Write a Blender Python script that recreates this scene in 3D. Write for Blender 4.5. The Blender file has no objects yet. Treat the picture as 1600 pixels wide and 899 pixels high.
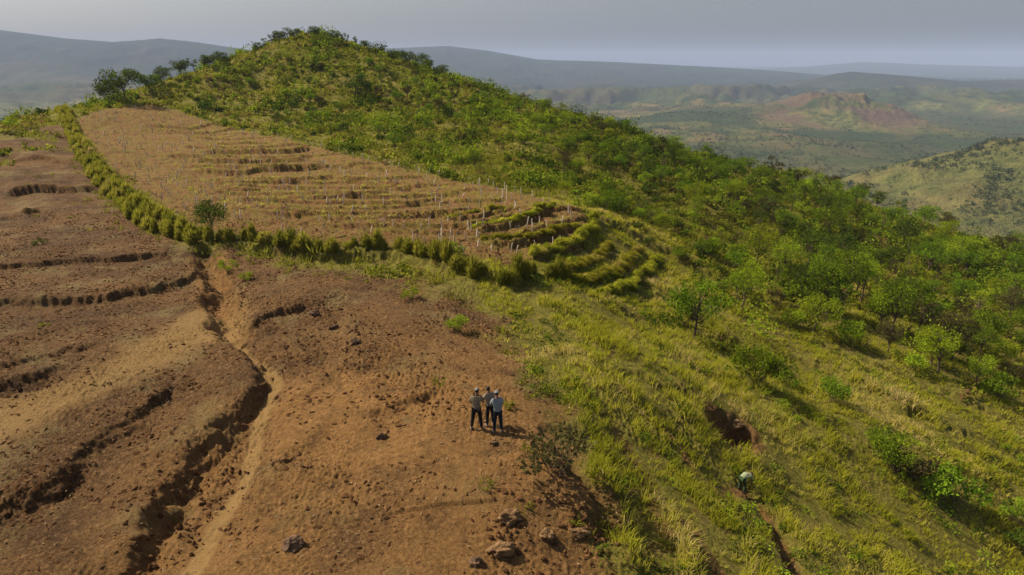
import bpy, math, random
import numpy as np
from mathutils import Vector, Matrix

# ------------------------------------------------------------------ camera, light, exposure
sc = bpy.context.scene
COL = sc.collection
F_PX, PITCH, CAM_Z = 1067.0, math.radians(18.0), 13.3
cam_d = bpy.data.cameras.new('camera')
cam_d.sensor_width = 36.0
cam_d.lens = 36.0 * F_PX / 1600.0
cam_d.clip_start, cam_d.clip_end = 0.1, 60000.0
cam = bpy.data.objects.new('camera', cam_d)
COL.objects.link(cam)
cam.location = (0, 0, CAM_Z)
cam.rotation_euler = (math.pi / 2 - PITCH, 0, 0)
sc.camera = cam

SUN_EL = math.radians(46.0)
SUN_DIR = np.array([-0.92, 0.37])          # horizontal direction towards the sun
SUN_DIR /= np.linalg.norm(SUN_DIR)
world = bpy.data.worlds.new('World')
sc.world = world
world.use_nodes = True
wn, wl = world.node_tree.nodes, world.node_tree.links
wn.clear()
sky = wn.new('ShaderNodeTexSky')
sky.sky_type = 'NISHITA'
sky.sun_disc = False
sky.sun_elevation = SUN_EL
sky.sun_rotation = math.atan2(SUN_DIR[0], SUN_DIR[1])
sky.altitude = 300
sky.air_density = 1.0
sky.dust_density = 5.0
sky.ozone_density = 1.5
hs = wn.new('ShaderNodeHueSaturation')
hs.inputs['Saturation'].default_value = 0.65
bg = wn.new('ShaderNodeBackground')
bg.inputs['Strength'].default_value = 0.066
wo = wn.new('ShaderNodeOutputWorld')
wl.new(sky.outputs[0], hs.inputs['Color'])
wl.new(hs.outputs[0], bg.inputs['Color'])
wl.new(bg.outputs[0], wo.inputs['Surface'])

sun_d = bpy.data.lights.new('sun', 'SUN')
sun_d.energy = 5.0
sun_d.angle = math.radians(0.6)
sun_d.color = (1.0, 0.86, 0.66)
sun = bpy.data.objects.new('sun', sun_d)
COL.objects.link(sun)
sdir = Vector((-SUN_DIR[0] * math.cos(SUN_EL), -SUN_DIR[1] * math.cos(SUN_EL), -math.sin(SUN_EL)))
sun.rotation_euler = sdir.to_track_quat('-Z', 'Y').to_euler()

sc.view_settings.view_transform = 'Standard'
sc.view_settings.look = 'None'
sc.view_settings.exposure = 0.70
sc.view_settings.gamma = 1.0
sc.view_settings.use_curve_mapping = False
sc.cycles.max_bounces = 5
sc.cycles.diffuse_bounces = 2
sc.cycles.glossy_bounces = 1
sc.cycles.transmission_bounces = 3
sc.cycles.transparent_max_bounces = 4
sc.cycles.volume_bounces = 2
sc.cycles.caustics_reflective = False
sc.cycles.caustics_refractive = False
sc.cycles.use_denoising = True

rng = np.random.default_rng(7)
random.seed(7)

# ------------------------------------------------------------------ numeric helpers
def _hash(ix, iy, seed):
    h = (ix.astype(np.int64) * 374761393 + iy.astype(np.int64) * 668265263 + seed * 1442695041) & 0xFFFFFFFF
    h = ((h ^ (h >> 13)) * 1274126177) & 0xFFFFFFFF
    return ((h ^ (h >> 16)) & 0xFFFF).astype(np.float32) * np.float32(2 * math.pi / 65536.0)

def noise(x, y, s=1.0, seed=0):
    x = np.asarray(x, float) / s; y = np.asarray(y, float) / s
    ix = np.floor(x); iy = np.floor(y)
    fx = (x - ix).astype(np.float32); fy = (y - iy).astype(np.float32)
    u = fx * fx * fx * (fx * (fx * 6 - 15) + 10); v = fy * fy * fy * (fy * (fy * 6 - 15) + 10)
    def g(dx, dy):
        a = _hash(ix + dx, iy + dy, seed)
        return np.cos(a) * (fx - dx) + np.sin(a) * (fy - dy)
    a = g(0, 0); b = g(1, 0); c = g(0, 1); d = g(1, 1)
    return 1.5 * ((a + u * (b - a)) * (1 - v) + (c + u * (d - c)) * v)

def fbm(x, y, s, n=4, seed=0, gain=0.5):
    t, a = 0.0, 1.0
    for k in range(n):
        t = t + a * noise(x, y, s / 2 ** k, seed + 17 * k)
        a *= gain
    return t

def sst(a, b, x):
    t = np.clip((x - a) / (b - a), 0, 1)
    return t * t * (3 - 2 * t)

CP, SP = math.cos(PITCH), math.sin(PITCH)
def ray(u, v):
    a = (np.asarray(u, float) - 800) / F_PX; b = (449.5 - np.asarray(v, float)) / F_PX
    yy = CP + b * SP
    return a / yy, (-SP + b * CP) / yy        # x and z per metre of y

def world_at(u, v, Y):
    kx, kz = ray(u, v)
    return kx * Y, Y, CAM_Z + kz * Y

def to_pix(x, y, z):
    dz = z - CAM_Z
    depth = y * CP - dz * SP
    up = y * SP + dz * CP
    depth = np.where(depth < 0.1, 0.1, depth)
    return 800 + F_PX * x / depth, 449.5 - F_PX * up / depth

# ------------------------------------------------------------------ the lie of the land
CTRL = [  # (u, v, y distance): surveyed off the hill
    (0, 899, 16.6), (300, 899, 16.0), (600, 899, 16.0), (800, 899, 16.2), (745, 672, 23.2), (500, 672, 23.4), (200, 672, 23.6),
    (0, 600, 27.0), (-300, 600, 27.5), (-300, 899, 17), (200, 500, 34.5), (0, 475, 37.5), (-300, 470, 38), (500, 500, 34.0), (0, 300, 72), (-250, 300, 73),
    (330, 380, 51), (150, 330, 62), (100, 240, 93), (600, 400, 47.5), (600, 380, 50), (790, 425, 42), (700, 500, 34.5),
    (400, 330, 60), (400, 260, 88), (400, 215, 112), (480, 230, 105), (650, 290, 78), (780, 330, 63), (900, 330, 60), (240, 172, 130), (170, 210, 108),
    (0, 203, 106), (60, 190, 112), (120, 178, 119), (200, 152, 140), (260, 130, 150), (330, 108, 162), (400, 80, 178), (440, 64, 186), (480, 57, 190), (540, 68, 187), (600, 85, 182),
    (400, 150, 148), (500, 130, 152), (600, 150, 145), (550, 200, 122), (700, 200, 118), (800, 250, 95), (900, 250, 100), (900, 300, 78),
    (700, 121, 166), (830, 161, 151), (900, 182, 144), (1000, 212, 135), (1100, 252, 126), (1200, 274, 120), (1300, 304, 114), (1400, 343, 107), (1500, 377, 101), (1600, 402, 97), (1750, 440, 92),
    (1000, 330, 82), (1000, 400, 58), (950, 450, 46), (850, 500, 36), (900, 600, 27.8), (900, 750, 20.4), (1000, 899, 17.3), (1150, 640, 31.5), (1158, 760, 27), (1085, 530, 45),
    (1200, 400, 74), (1400, 420, 80), (1390, 527, 52), (1300, 650, 36), (1300, 750, 29.5), (1450, 700, 34), (1600, 600, 49), (1600, 750, 35), (1600, 899, 27.5), (1300, 899, 21.5), (1150, 500, 50), (1250, 560, 45), (1500, 500, 62),
    (1600, 500, 66), (1800, 700, 42), (1900, 899, 30),
]
for (u_, v_, Y_) in [c for c in CTRL if c[0] >= 700 and c[2] >= 92 and c[:2] in [(700, 121), (830, 161), (900, 182), (1000, 212), (1100, 252), (1200, 274), (1300, 304), (1400, 343), (1500, 377), (1600, 402)]]:
    CTRL += [(u_, v_ + 14, Y_ + 22), (u_, v_ + 45, Y_ + 50)]
P = [world_at(*c) for c in CTRL]
P += [(-60, 20, -2.0), (-60, 0, -4), (0, 0, -1.5), (0, 8, -.6), (20, 0, -8), (50, 0, -22), (60, 25, -23), (80, 50, -28), (0, -40, -8), (-60, -60, -12), (60, -60, -30), (-100, 40, -6), (-110, 90, -12), (-150, 60, -25),
      # the far side falls away
      (-118, 150, -16), (-100, 178, -8), (-85, 205, 2), (-64, 213, 13), (-58, 203, 18.5), (-36, 208, 11), (-105, 235, -32), (-65, 250, -12), (-20, 225, 2), (-20, 255, -14), (20, 260, -24), (-20, 320, -60), (-160, 160, -50), (-200, 260, -85), (-120, 320, -85),
      (140, 90, -38), (130, 60, -40), (170, 140, -58), (120, 200, -40), (80, 240, -36), (150, 250, -78), (60, 320, -75), (220, 120, -80), (240, 220, -105), (160, 20, -60), (200, -60, -80), (-200, -60, -60), (-220, 100, -70), (0, -150, -30), (300, 300, -125), (0, 420, -105), (-300, 300, -120), (300, 50, -110), (-300, -100, -110), (320, -120, -120), (0, -300, -80)]
P = np.array(P)

def tps_fit(p):
    n = len(p)
    d = np.hypot(p[:, None, 0] - p[None, :, 0], p[:, None, 1] - p[None, :, 1]) / 50
    K = np.where(d > 0, d * d * np.log(d + 1e-12), 0) + np.eye(n) * 0.003
    A = np.zeros((n + 3, n + 3)); A[:n, :n] = K
    A[:n, n] = 1; A[:n, n + 1:] = p[:, :2] / 50
    A[n, :n] = 1; A[n + 1:, :n] = p[:, :2].T / 50
    return np.linalg.solve(A, np.concatenate([p[:, 2], [0, 0, 0]]))
TW = tps_fit(P)

def tps(x, y):
    n = len(P)
    out = TW[n] + TW[n + 1] * x / 50 + TW[n + 2] * y / 50
    for i in range(n):
        d2 = ((x - P[i, 0]) ** 2 + (y - P[i, 1]) ** 2) / 2500.0 + 1e-12
        out = out + TW[i] * 0.5 * d2 * np.log(d2)
    return out

# far country -------------------------------------------------------
def crest_line(pts, Y):
    xs, zs = [], []
    for u, v in pts:
        x, _, z = world_at(u, v, Y); xs.append(x); zs.append(z)
    return np.array(xs), np.array(zs)
R1 = crest_line([(-900, 60), (-300, 40), (-80, 40), (0, 47), (100, 60), (180, 66), (250, 60), (300, 65), (380, 77), (450, 88), (560, 120), (700, 170)], 5000)
R2 = crest_line([(350, 120), (500, 84), (600, 76), (700, 72), (760, 79), (840, 93), (960, 97), (1100, 104), (1200, 110), (1300, 118), (1500, 130)], 6500)
R3 = crest_line([(900, 112), (1200, 107), (1250, 105), (1350, 97), (1450, 101), (1600, 105), (1900, 101), (2500, 108)], 11000)
R4 = crest_line([(-1500, 108), (0, 106), (800, 105), (1400, 104), (2400, 106)], 14000)
R5 = crest_line([(900, 150), (1050, 150), (1150, 133), (1200, 138), (1330, 112), (1420, 119), (1500, 127), (1700, 122), (2200, 120)], 4300)
BUMPS = [(640, 700, 235, 150, 103), (950, 2050, 135, 140, 56), (880, 1900, 50, 190, 20), (1060, 1900, 50, 170, 18), (830, 1960, 110, 120, 18), (975, 1950, 35, 170, 17), (760, 2500, 260, 220, 8),
         (430, 1750, 260, 260, 22), (600, 2300, 200, 200, 14), (300, 2600, 300, 300, 18), (1700, 2500, 350, 260, 30), (1500, 1500, 300, 160, 25), (-1700, 3000, 600, 400, 50), (-900, 2600, 400, 300, 30), (1300, 3200, 500, 300, 45)]

def far(x, y):
    base = -152 + 16 * fbm(x, y, 900, 4, 31) + 5 * fbm(x, y, 160, 3, 37)
    rg = 1 - np.abs(fbm(x, y, 700, 5, 51, .55)) * 1.6
    for (cx, cy, sx, sy, h) in BUMPS:
        d = ((x - cx) / sx) ** 2 + ((y - cy) / sy) ** 2
        base = base + h * np.exp(-0.5 * d) * (1 + (.12 if cx == 640 else .28) * fbm(x, y, min(sx, sy) * .6, 4, 61))
    base = base + sst(1900, 3200, y) * 85 * (rg - .40)
    for k, ((xs, zs), Y, w, rough) in enumerate([(R1, 5000, 1500, 55), (R2, 6500, 1900, 50), (R3, 11000, 2500, 50), (R4, 14000, 2200, 20), (R5, 4300, 900, 32)]):
        cz = np.interp(x, xs, zs)
        t = (y - Y) / w
        prof = np.exp(-np.abs(t) ** 1.7 * 1.5)
        m = np.clip(np.abs(t) * 3, 0, 1)
        gul = -rough * m * (1 - rg) * 1.1
        base = np.maximum(base, -150 + (cz + 150) * prof + gul * prof ** .5)
    return base

def base_h(x, y):
    r = np.hypot(x, y)
    k = sst(230, 400, r)
    t = tps(x, y)
    return np.where(r < 560, t * (1 - k), 0) + far(x, y) * k

def march(h, u, v, y0=6.0, y1=330.0):
    u = np.atleast_1d(np.asarray(u, float)); v = np.atleast_1d(np.asarray(v, float))
    kx, kz = ray(u, v)
    ys = np.exp(np.linspace(math.log(y0), math.log(y1), 500))
    X = kx[:, None] * ys; Z = CAM_Z + kz[:, None] * ys
    below = h(X.ravel(), np.broadcast_to(ys, X.shape).ravel()).reshape(X.shape) > Z
    i = np.where(below.any(1), below.argmax(1), len(ys) - 1)
    Y = ys[i]
    return np.stack([kx * Y, Y], 1)

def w(pts):                                 # a drawn line laid on the land
    p = np.array(pts, float)
    return march(tps, p[:, 0], p[:, 1])

def pl_dist(x, y, pl):
    """distance, signed side and 0..1 position along a polyline"""
    best = np.full(x.shape, 1e9); side = np.zeros(x.shape); tt = np.zeros(x.shape)
    seg = np.diff(pl, axis=0); L = np.hypot(seg[:, 0], seg[:, 1]); cum = np.concatenate([[0], np.cumsum(L)])
    for i in range(len(seg)):
        px, py = x - pl[i, 0], y - pl[i, 1]
        t = np.clip((px * seg[i, 0] + py * seg[i, 1]) / (L[i] ** 2 + 1e-9), 0, 1)
        dx, dy = px - t * seg[i, 0], py - t * seg[i, 1]
        d = np.hypot(dx, dy)
        m = d < best
        best = np.where(m, d, best)
        side = np.where(m, np.sign(seg[i, 0] * py - seg[i, 1] * px), side)
        tt = np.where(m, (cum[i] + t * L[i]) / cum[-1], tt)
    return best, side, tt

def inside(x, y, poly):
    c = np.zeros(x.shape, bool)
    n = len(poly)
    for i in range(n):
        x0, y0 = poly[i]; x1, y1 = poly[(i + 1) % n]
        k = ((y0 > y) != (y1 > y))
        xi = (x1 - x0) * (y - y0) / (y1 - y0 + 1e-12) + x0
        c ^= k & (x < xi)
    return c

def sd_poly(x, y, poly):
    d, _, _ = pl_dist(x, y, np.vstack([poly, poly[:1]]))
    return np.where(inside(x, y, poly), -d, d)

# banks: (drawn line, drop, half width of the face, reach, a point on the low side)
BANKS_PX = [
    ([(-90, 484), (0, 474), (80, 470), (180, 462), (250, 450), (300, 437), (314, 422)], .75, .16, 3.0, (150, 520)),
    ([(-60, 426), (20, 418), (100, 412), (200, 402), (290, 393)], .5, .16, 3.0, (150, 440)),
    ([(5, 301), (60, 297), (150, 292)], .8, .25, 4.0, (80, 330)),
    ([(20, 330), (60, 326), (100, 345)], .5, .25, 3.0, (40, 360)),
    ([(10, 255), (70, 250), (120, 258)], .5, .3, 4.0, (60, 275)),
    ([(-90, 577), (0, 574), (50, 558), (110, 545), (165, 538)], .45, .15, 1.6, (60, 585)),
    ([(-90, 618), (-20, 605), (30, 592), (75, 580), (100, 566)], .55, .2, 1.6, (40, 640)),
    ([(-60, 818), (50, 796), (88, 770), (112, 745), (150, 700), (195, 668), (240, 640), (275, 603)], .6, .18, 1.8, (200, 760)),
    ([(150, 695), (200, 680), (235, 668)], .35, .15, 1.0, (220, 710)),
    ([(170, 935), (200, 880), (228, 820), (246, 790), (262, 768), (300, 712), (345, 664), (385, 635), (408, 612), (414, 592), (402, 568), (377, 540), (345, 515)], .68, .18, 1.5, (350, 760)),
    ([(350, 522), (333, 500), (312, 462), (322, 436), (300, 405)], .5, .2, 2.0, (345, 450)),
    ([(378, 524), (400, 503), (440, 486), (475, 478), (495, 479)], .7, .18, 1.6, (440, 520)),
    ([(500, 488), (530, 505), (548, 545), (560, 560)], .35, .2, 1.0, (520, 560)),
    ([(570, 655), (600, 648), (622, 638), (652, 628), (682, 627)], .45, .14, 1.2, (640, 670)),
    ([(430, 640), (480, 622), (540, 575), (600, 570), (680, 578)], .25, .2, 2.0, (560, 640)),
    ([(330, 835), (440, 730), (520, 660), (585, 640)], .28, .25, 2.5, (560, 760)),
    ([(835, 660), (868, 715), (893, 745), (915, 775), (930, 805), (925, 850)], .8, .3, 2.2, (980, 790)),
    ([(770, 872), (800, 850), (850, 858), (925, 850)], .3, .2, 1.2, (840, 899)),
    # under the hedge
    ([(112, 200), (128, 240), (160, 292), (205, 330), (258, 366), (300, 384)], .6, .3, 3.5, (100, 300)),
    ([(345, 380), (400, 388), (500, 402), (600, 402), (700, 420), (790, 440), (860, 436)], .7, .3, 3.5, (550, 440)),
    # terraces of the planted field
    ([(296, 217), (370, 219), (440, 216)], .35, .2, 1.5, (370, 224)),
    ([(330, 227), (425, 227)], .4, .2, 1.5, (370, 232)),
    ([(312, 240), (380, 241), (440, 240), (492, 234)], .75, .22, 2.0, (380, 246)),
    ([(292, 252), (330, 255), (375, 257), (430, 252), (488, 249)], .7, .22, 2.0, (380, 262)),
    ([(294, 268), (345, 271), (385, 272), (402, 266), (455, 264), (510, 261)], .65, .22, 1.8, (380, 278)),
    ([(326, 288), (370, 289), (410, 285), (480, 280), (530, 276)], .5, .2, 1.6, (400, 294)),
    ([(344, 299), (380, 300), (412, 296)], .5, .2, 1.3, (380, 306)),
    ([(430, 309), (490, 312), (560, 306), (620, 300)], .4, .2, 1.4, (500, 320)),
    ([(470, 326), (530, 329), (600, 326), (660, 318), (700, 308)], .35, .2, 1.3, (560, 336)),
    ([(560, 298), (620, 290), (680, 296), (740, 305)], .25, .2, 1.3, (640, 306)),
    ([(480, 245), (560, 262), (640, 270)], .35, .2, 1.3, (560, 272)),
    ([(500, 276), (600, 288), (700, 303), (760, 310)], .4, .2, 1.3, (600, 300)),
    ([(400, 322), (500, 341), (600, 345), (700, 335), (770, 322)], .4, .2, 1.3, (600, 356)),
    ([(250, 205), (330, 208), (400, 209)], .3, .2, 1.3, (330, 212)),
] + [([(u0, vv), (.5 * (u0 + 240 + (vv - 163) * 4), vv + 4), (240 + (vv - 163) * 4 - 25, vv - 5)], .42, .16, .9, (u0 + 60, vv + 9)) for vv, u0 in
     ((196, 225), (203, 240), (234, 265), (246, 235), (261, 260), (280, 300), (293, 330), (303, 300), (317, 330), (334, 380), (352, 470), (366, 560))] + [
    ([(260, 280), (300, 310), (380, 330)], .25, .2, 1.3, (280, 320)),
    ([(698, 347), (750, 340), (797, 331)], .5, .18, 1.3, (750, 350)),
    ([(733, 363), (785, 358), (830, 345), (860, 329)], .65, .2, 1.4, (800, 366)),
    ([(752, 379), (800, 385), (850, 375), (885, 366), (902, 359)], .6, .2, 1.4, (840, 388)),
    ([(826, 412), (865, 401), (900, 388), (918, 370), (925, 352)], .75, .22, 1.6, (900, 408)),
    ([(862, 438), (905, 424), (935, 408), (950, 390)], .5, .2, .9, (930, 428)),
    ([(885, 448), (940, 437), (975, 420), (995, 398)], .5, .2, .9, (960, 442)),
    ([(940, 462), (985, 447), (1015, 425), (1030, 405)], .5, .2, .9, (1010, 455)),
    # grown-over banks of the slope
    ([(980, 350), (1060, 385), (1150, 430), (1250, 490)], .6, .35, 2.0, (1060, 400)),
    ([(1010, 445), (1070, 482), (1130, 535)], .6, .3, 1.6, (1060, 495)),
    ([(1350, 480), (1450, 530), (1600, 590)], .6, .35, 2.0, (1450, 550)),
    ([(1240, 530), (1350, 570), (1480, 620), (1600, 670)], .6, .35, 2.0, (1400, 610)),
    ([(920, 335), (980, 362), (1050, 396), (1130, 440)], .8, .35, 2.5, (980, 400)),
    ([(935, 465), (1000, 500), (1060, 545), (1120, 585), (1200, 615)], .7, .3, 2.0, (1000, 540)),
    ([(1000, 470), (1080, 520), (1160, 545), (1280, 575), (1400, 640), (1600, 720)], .7, .35, 2.5, (1300, 620)),
    ([(880, 560), (930, 575), (990, 590), (1040, 615), (1090, 625)], .5, .25, 1.6, (980, 610)),
    ([(1000, 760), (1020, 780), (1050, 830), (1070, 899)], .4, .2, 1.2, (1010, 860)),
    ([(1150, 770), (1185, 800), (1205, 830), (1225, 880), (1245, 930)], .55, .18, 1.0, (1250, 850)),
]
BANKS = []
for pts, h, wd, L, low in BANKS_PX:
    pl = w(pts); lo = w([low])[0]
    _, s, _ = pl_dist(np.array([lo[0]]), np.array([lo[1]]), pl)
    BANKS.append((pl, h, wd, L, float(s[0]) or 1.0))

# hollows: (drawn line, depth, half width)
HOLLOWS_PX = [
    ([(357, 520), (374, 537), (402, 556), (417, 590), (410, 618), (384, 650), (350, 690), (305, 745), (268, 800), (240, 850), (208, 930)], .26, .32),
    ([(318, 390), (330, 415), (352, 440), (336, 465), (362, 492), (350, 508), (368, 522)], .8, .75),
    ([(372, 535), (415, 570), (432, 598), (410, 640), (398, 680), (385, 740), (330, 820), (290, 899)], .16, .8),
    ([(250, 870), (300, 790), (350, 700)], .2, 1.6),
    ([(960, 668), (1005, 735), (1055, 800), (1130, 899)], .12, .35),
    ([(905, 605), (950, 660), (1000, 745), (1040, 830)], .1, .3),
    ([(1010, 640), (1080, 730), (1140, 790)], .1, .3),
    ([(1165, 765), (1200, 805), (1228, 860), (1250, 910)], .3, .4),
    ([(18, 605), (60, 598)], .35, .7), ([(95, 765), (118, 752)], .3, .4),
    ([(250, 805), (270, 790)], .3, .5), ([(262, 775), (290, 755)], .25, .45),
]
HOLLOWS = [(w(p), d, r) for p, d, r in HOLLOWS_PX]

ROWS_PX = [   # contour rows of tall grass
    [(880, 585), (925, 640), (960, 700), (1010, 770), (1060, 850), (1080, 920)],
    [(905, 575), (975, 655), (1035, 715), (1100, 790), (1160, 850), (1190, 920)],
    [(950, 590), (1030, 665), (1090, 735), (1140, 790)],
    [(1000, 590), (1060, 640), (1100, 700)],
    [(850, 470), (920, 510), (1000, 560), (1060, 600), (1100, 640)],
    [(930, 470), (1000, 515), (1080, 570), (1180, 610)],
    [(1280, 570), (1400, 630), (1500, 690), (1600, 740)],
    [(1180, 600), (1260, 640), (1300, 700)],
    [(960, 372), (1030, 410), (1100, 455), (1150, 500)], [(990, 355), (1080, 400), (1160, 440), (1240, 500)],
    [(1010, 440), (1070, 480), (1120, 530)], [(1060, 590), (1130, 660), (1180, 760), (1260, 860)], [(1210, 650), (1300, 740), (1420, 850)],
    [(1050, 350), (1150, 390), (1250, 450)], [(870, 500), (940, 540), (1010, 575)], [(1050, 620), (1110, 690), (1150, 750)], [(1080, 560), (1150, 610), (1230, 690), (1300, 800)], [(930, 730), (965, 800), (990, 890)], [(900, 640), (930, 700), (960, 780), (985, 860)],
]
ROWS = [w(p) for p in ROWS_PX]
TRACK_PX = [[(905, 605), (950, 660), (1000, 745), (1040, 830)], [(960, 668), (1005, 735), (1055, 800), (1130, 910)], [(1010, 640), (1080, 730), (1135, 785)],
            [(1120, 770), (1165, 768), (1200, 805), (1228, 860), (1250, 915)]]
TRACKS = [w(p) for p in TRACK_PX]
PATH = w([(357, 520), (372, 535), (415, 570), (432, 598), (410, 640), (398, 680), (385, 740), (330, 820), (285, 899)])
PIT = w([(1108, 652), (1150, 648), (1178, 672), (1192, 700), (1178, 710), (1145, 702), (1118, 682)])
PIT_C = w([(1160, 700)])[0]

POLY_SOIL = w([(-600, 260), (-100, 218), (0, 206), (60, 195), (108, 190), (150, 270), (200, 320), (260, 360), (330, 385), (400, 392), (500, 410), (600, 428), (680, 440), (755, 456), (800, 500), (825, 555), (858, 605), (890, 670), (950, 740), (985, 830), (990, 899), (1000, 1300), (-900, 1300), (-900, 500)])
POLY_FIELD = w([(118, 192), (170, 172), (240, 163), (300, 182), (390, 205), (480, 228), (600, 258), (720, 285), (830, 306), (900, 328), (925, 352), (905, 385), (850, 408), (790, 422), (700, 408), (600, 393), (500, 388), (400, 372), (330, 362), (260, 335), (200, 290), (150, 240)])
POLY_ORANGE = w([(440, 600), (540, 588), (660, 590), (780, 600), (830, 640), (740, 680), (640, 720), (420, 720), (400, 660)])
HEDGE_A = w([(70, 182), (108, 195), (120, 225), (138, 252), (158, 282), (190, 312), (225, 342), (258, 362), (300, 378), (325, 382)])
HEDGE_B = w([(345, 378), (400, 384), (450, 392), (500, 400), (560, 398), (620, 400), (680, 412), (740, 428), (790, 437), (850, 432), (885, 440)])

def detail(x, y, fine=True):
    r = np.hypot(x, y)
    out = np.zeros(x.shape)
    wob = .30 * noise(x, y, 1.1, 5) + .22 * noise(x, y, .5, 6) + .10 * noise(x, y, .24, 8)
    for pl, h, wd, L, sg in BANKS:
        m = (x > pl[:, 0].min() - 3 * L) & (x < pl[:, 0].max() + 3 * L) & (y > pl[:, 1].min() - 3 * L) & (y < pl[:, 1].max() + 3 * L)
        if not m.any(): continue
        HB = .36 if pl[:, 0].mean() < 1 and pl[:, 1].mean() < 46 else .43
        h = h * (1.3 if pl[0, 1] > 48 and pl[:, 0].max() < 14 else 1)
        d, s, t = pl_dist(x[m], y[m], pl)
        fade = sst(0, .12, t) * sst(0, .12, 1 - t)
        L = L * 1.7; wd = wd * (1.0 if pl[:, 0].mean() < 1 and pl[:, 1].mean() < 46 else .7)
        sd = d * s * sg + wob[m] * min(1.0, .5 + h * .5)
        brk = np.clip(.95 + .5 * noise(x[m], y[m], 2.4, 9) + .3 * noise(x[m], y[m], .9, 19), .45, 1.5) if r[m].min() < 45 else 1.0
        out[m] += -h * HB * np.tanh(sd / wd) * np.exp(-np.abs(sd) / L) * fade * brk
    for pl, dep, rad in HOLLOWS:
        m = (x > pl[:, 0].min() - 4 * rad) & (x < pl[:, 0].max() + 4 * rad) & (y > pl[:, 1].min() - 4 * rad) & (y < pl[:, 1].max() + 4 * rad)
        if not m.any(): continue
        d, s, t = pl_dist(x[m], y[m], pl)
        d = np.abs(d + wob[m] * .7)
        out[m] -= dep * np.exp(-(d / rad) ** 2.6)
    # dug pit with a steep headwall
    m = (np.abs(x - PIT_C[0]) < 6) & (np.abs(y - PIT_C[1]) < 6)
    if m.any():
        sd = sd_poly(x[m], y[m], PIT) + wob[m] * .6
        out[m] -= 1.9 * sst(.15, -.6, sd + .35 * noise(x[m], y[m], .6, 79)) * (1 + .25 * noise(x[m], y[m], .8, 77))
    for pl in ROWS:
        m = (x > pl[:, 0].min() - 2) & (x < pl[:, 0].max() + 2) & (y > pl[:, 1].min() - 2) & (y < pl[:, 1].max() + 2)
        if m.any():
            d, s, t = pl_dist(x[m], y[m], pl)
            out[m] += .22 * np.exp(-(d / .45) ** 2)
    fm = sst(.3, -.8, sd_poly(x, y, POLY_FIELD))
    out += fm * (.11 * noise(x, y * 1.6, 1.5, 91) + .09 * noise(x, y * 1.5, .7, 92))
    out += .55 * fbm(x, y, 22, 3, 11) * sst(60, 130, r) + .16 * fbm(x, y, 7, 3, 12)
    hill = sst(0, 12, sdf_field(x, y)) * sst(40, 90, y)
    out += hill * (.5 * fbm(x, y, 6, 3, 14))
    if fine:
        near = 1 - sst(60, 150, r)
        c1 = noise(x, y, .62, 21); c2 = noise(x, y, .27, 22); c3 = noise(x, y, .13, 23)
        rough = np.clip(.55 + .9 * fbm(x, y, 5.0, 3, 24), .12, 1.5)
        rp = w([(380, 470), (520, 465), (700, 520), (790, 585), (620, 595), (450, 590)]); rq = w([(700, 790), (830, 740), (930, 780), (950, 870), (860, 899), (720, 899)])
        rough = .78 * rough + .22 * sst(.8, -.8, sd_poly(x, y, rp)) - .3 * sst(.5, -.5, sd_poly(x, y, rq))
        dsc = pl_dist(x, y, BANKS[16][0])[0]; rough = rough * (1 - .55 * np.exp(-(dsc / 1.2) ** 2))
        out += near * rough * (.040 * (1 - np.abs(c1) * 2) + .060 * (1 - 2 * np.abs(c2)) + .070 * c3 + .03 * noise(x, y, .33, 25))
    return out

def sdf_field(x, y):
    return sd_poly(x, y, POLY_FIELD)

def ground_h(x, y, fine=True):
    x = np.asarray(x, float); y = np.asarray(y, float)
    h = base_h(x, y)
    r = np.hypot(x, y)
    m = r < 300
    if m.any():
        h = h.copy()
        h[m] += detail(x[m], y[m], fine) * sst(300, 220, r[m])
    return h

def gp(u, v):                                # ground points under pixels of the survey picture
    p = march(lambda a, b: ground_h(a, b, False), u, v)
    z = ground_h(p[:, 0], p[:, 1], True)
    return np.column_stack([p, z])

def g1(u, v):
    return gp([u], [v])[0]

# ------------------------------------------------------------------ materials
def mat(name):
    m = bpy.data.materials.new(name); m.use_nodes = True
    nt = m.node_tree; nt.nodes.clear()
    out = nt.nodes.new('ShaderNodeOutputMaterial')
    return m, nt, out

def nd(nt, t, **kw):
    n = nt.nodes.new(t)
    for k, v in kw.items():
        if k in n.inputs: n.inputs[k].default_value = v
        else: setattr(n, k, v)
    return n

def mixc(nt, fac, a, b):
    n = nt.nodes.new('ShaderNodeMix'); n.data_type = 'RGBA'
    for sock, val in ((n.inputs[0], fac), (n.inputs[6], a), (n.inputs[7], b)):
        if hasattr(val, 'links'): nt.links.new(val, sock)
        elif isinstance(val, (int, float)): sock.default_value = val
        else: sock.default_value = (*val, 1)
    return n.outputs[2]

def ramp(nt, src, a, b):
    n = nt.nodes.new('ShaderNodeMapRange'); n.inputs[1].default_value = a; n.inputs[2].default_value = b
    nt.links.new(src, n.inputs[0]); return n.outputs[0]

def mth(nt, op, a, b):
    n = nt.nodes.new('ShaderNodeMath'); n.operation = op; n.use_clamp = True
    for s, v in ((n.inputs[0], a), (n.inputs[1], b)):
        if hasattr(v, 'links'): nt.links.new(v, s)
        else: s.default_value = v
    return n.outputs[0]

def ntex(nt, co, scale, detail=4, rough=.55, dist=0.0):
    n = nd(nt, 'ShaderNodeTexNoise', Scale=scale, Detail=detail, Roughness=rough, Distortion=dist)
    nt.links.new(co, n.inputs['Vector']); return n.outputs['Fac']

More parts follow.
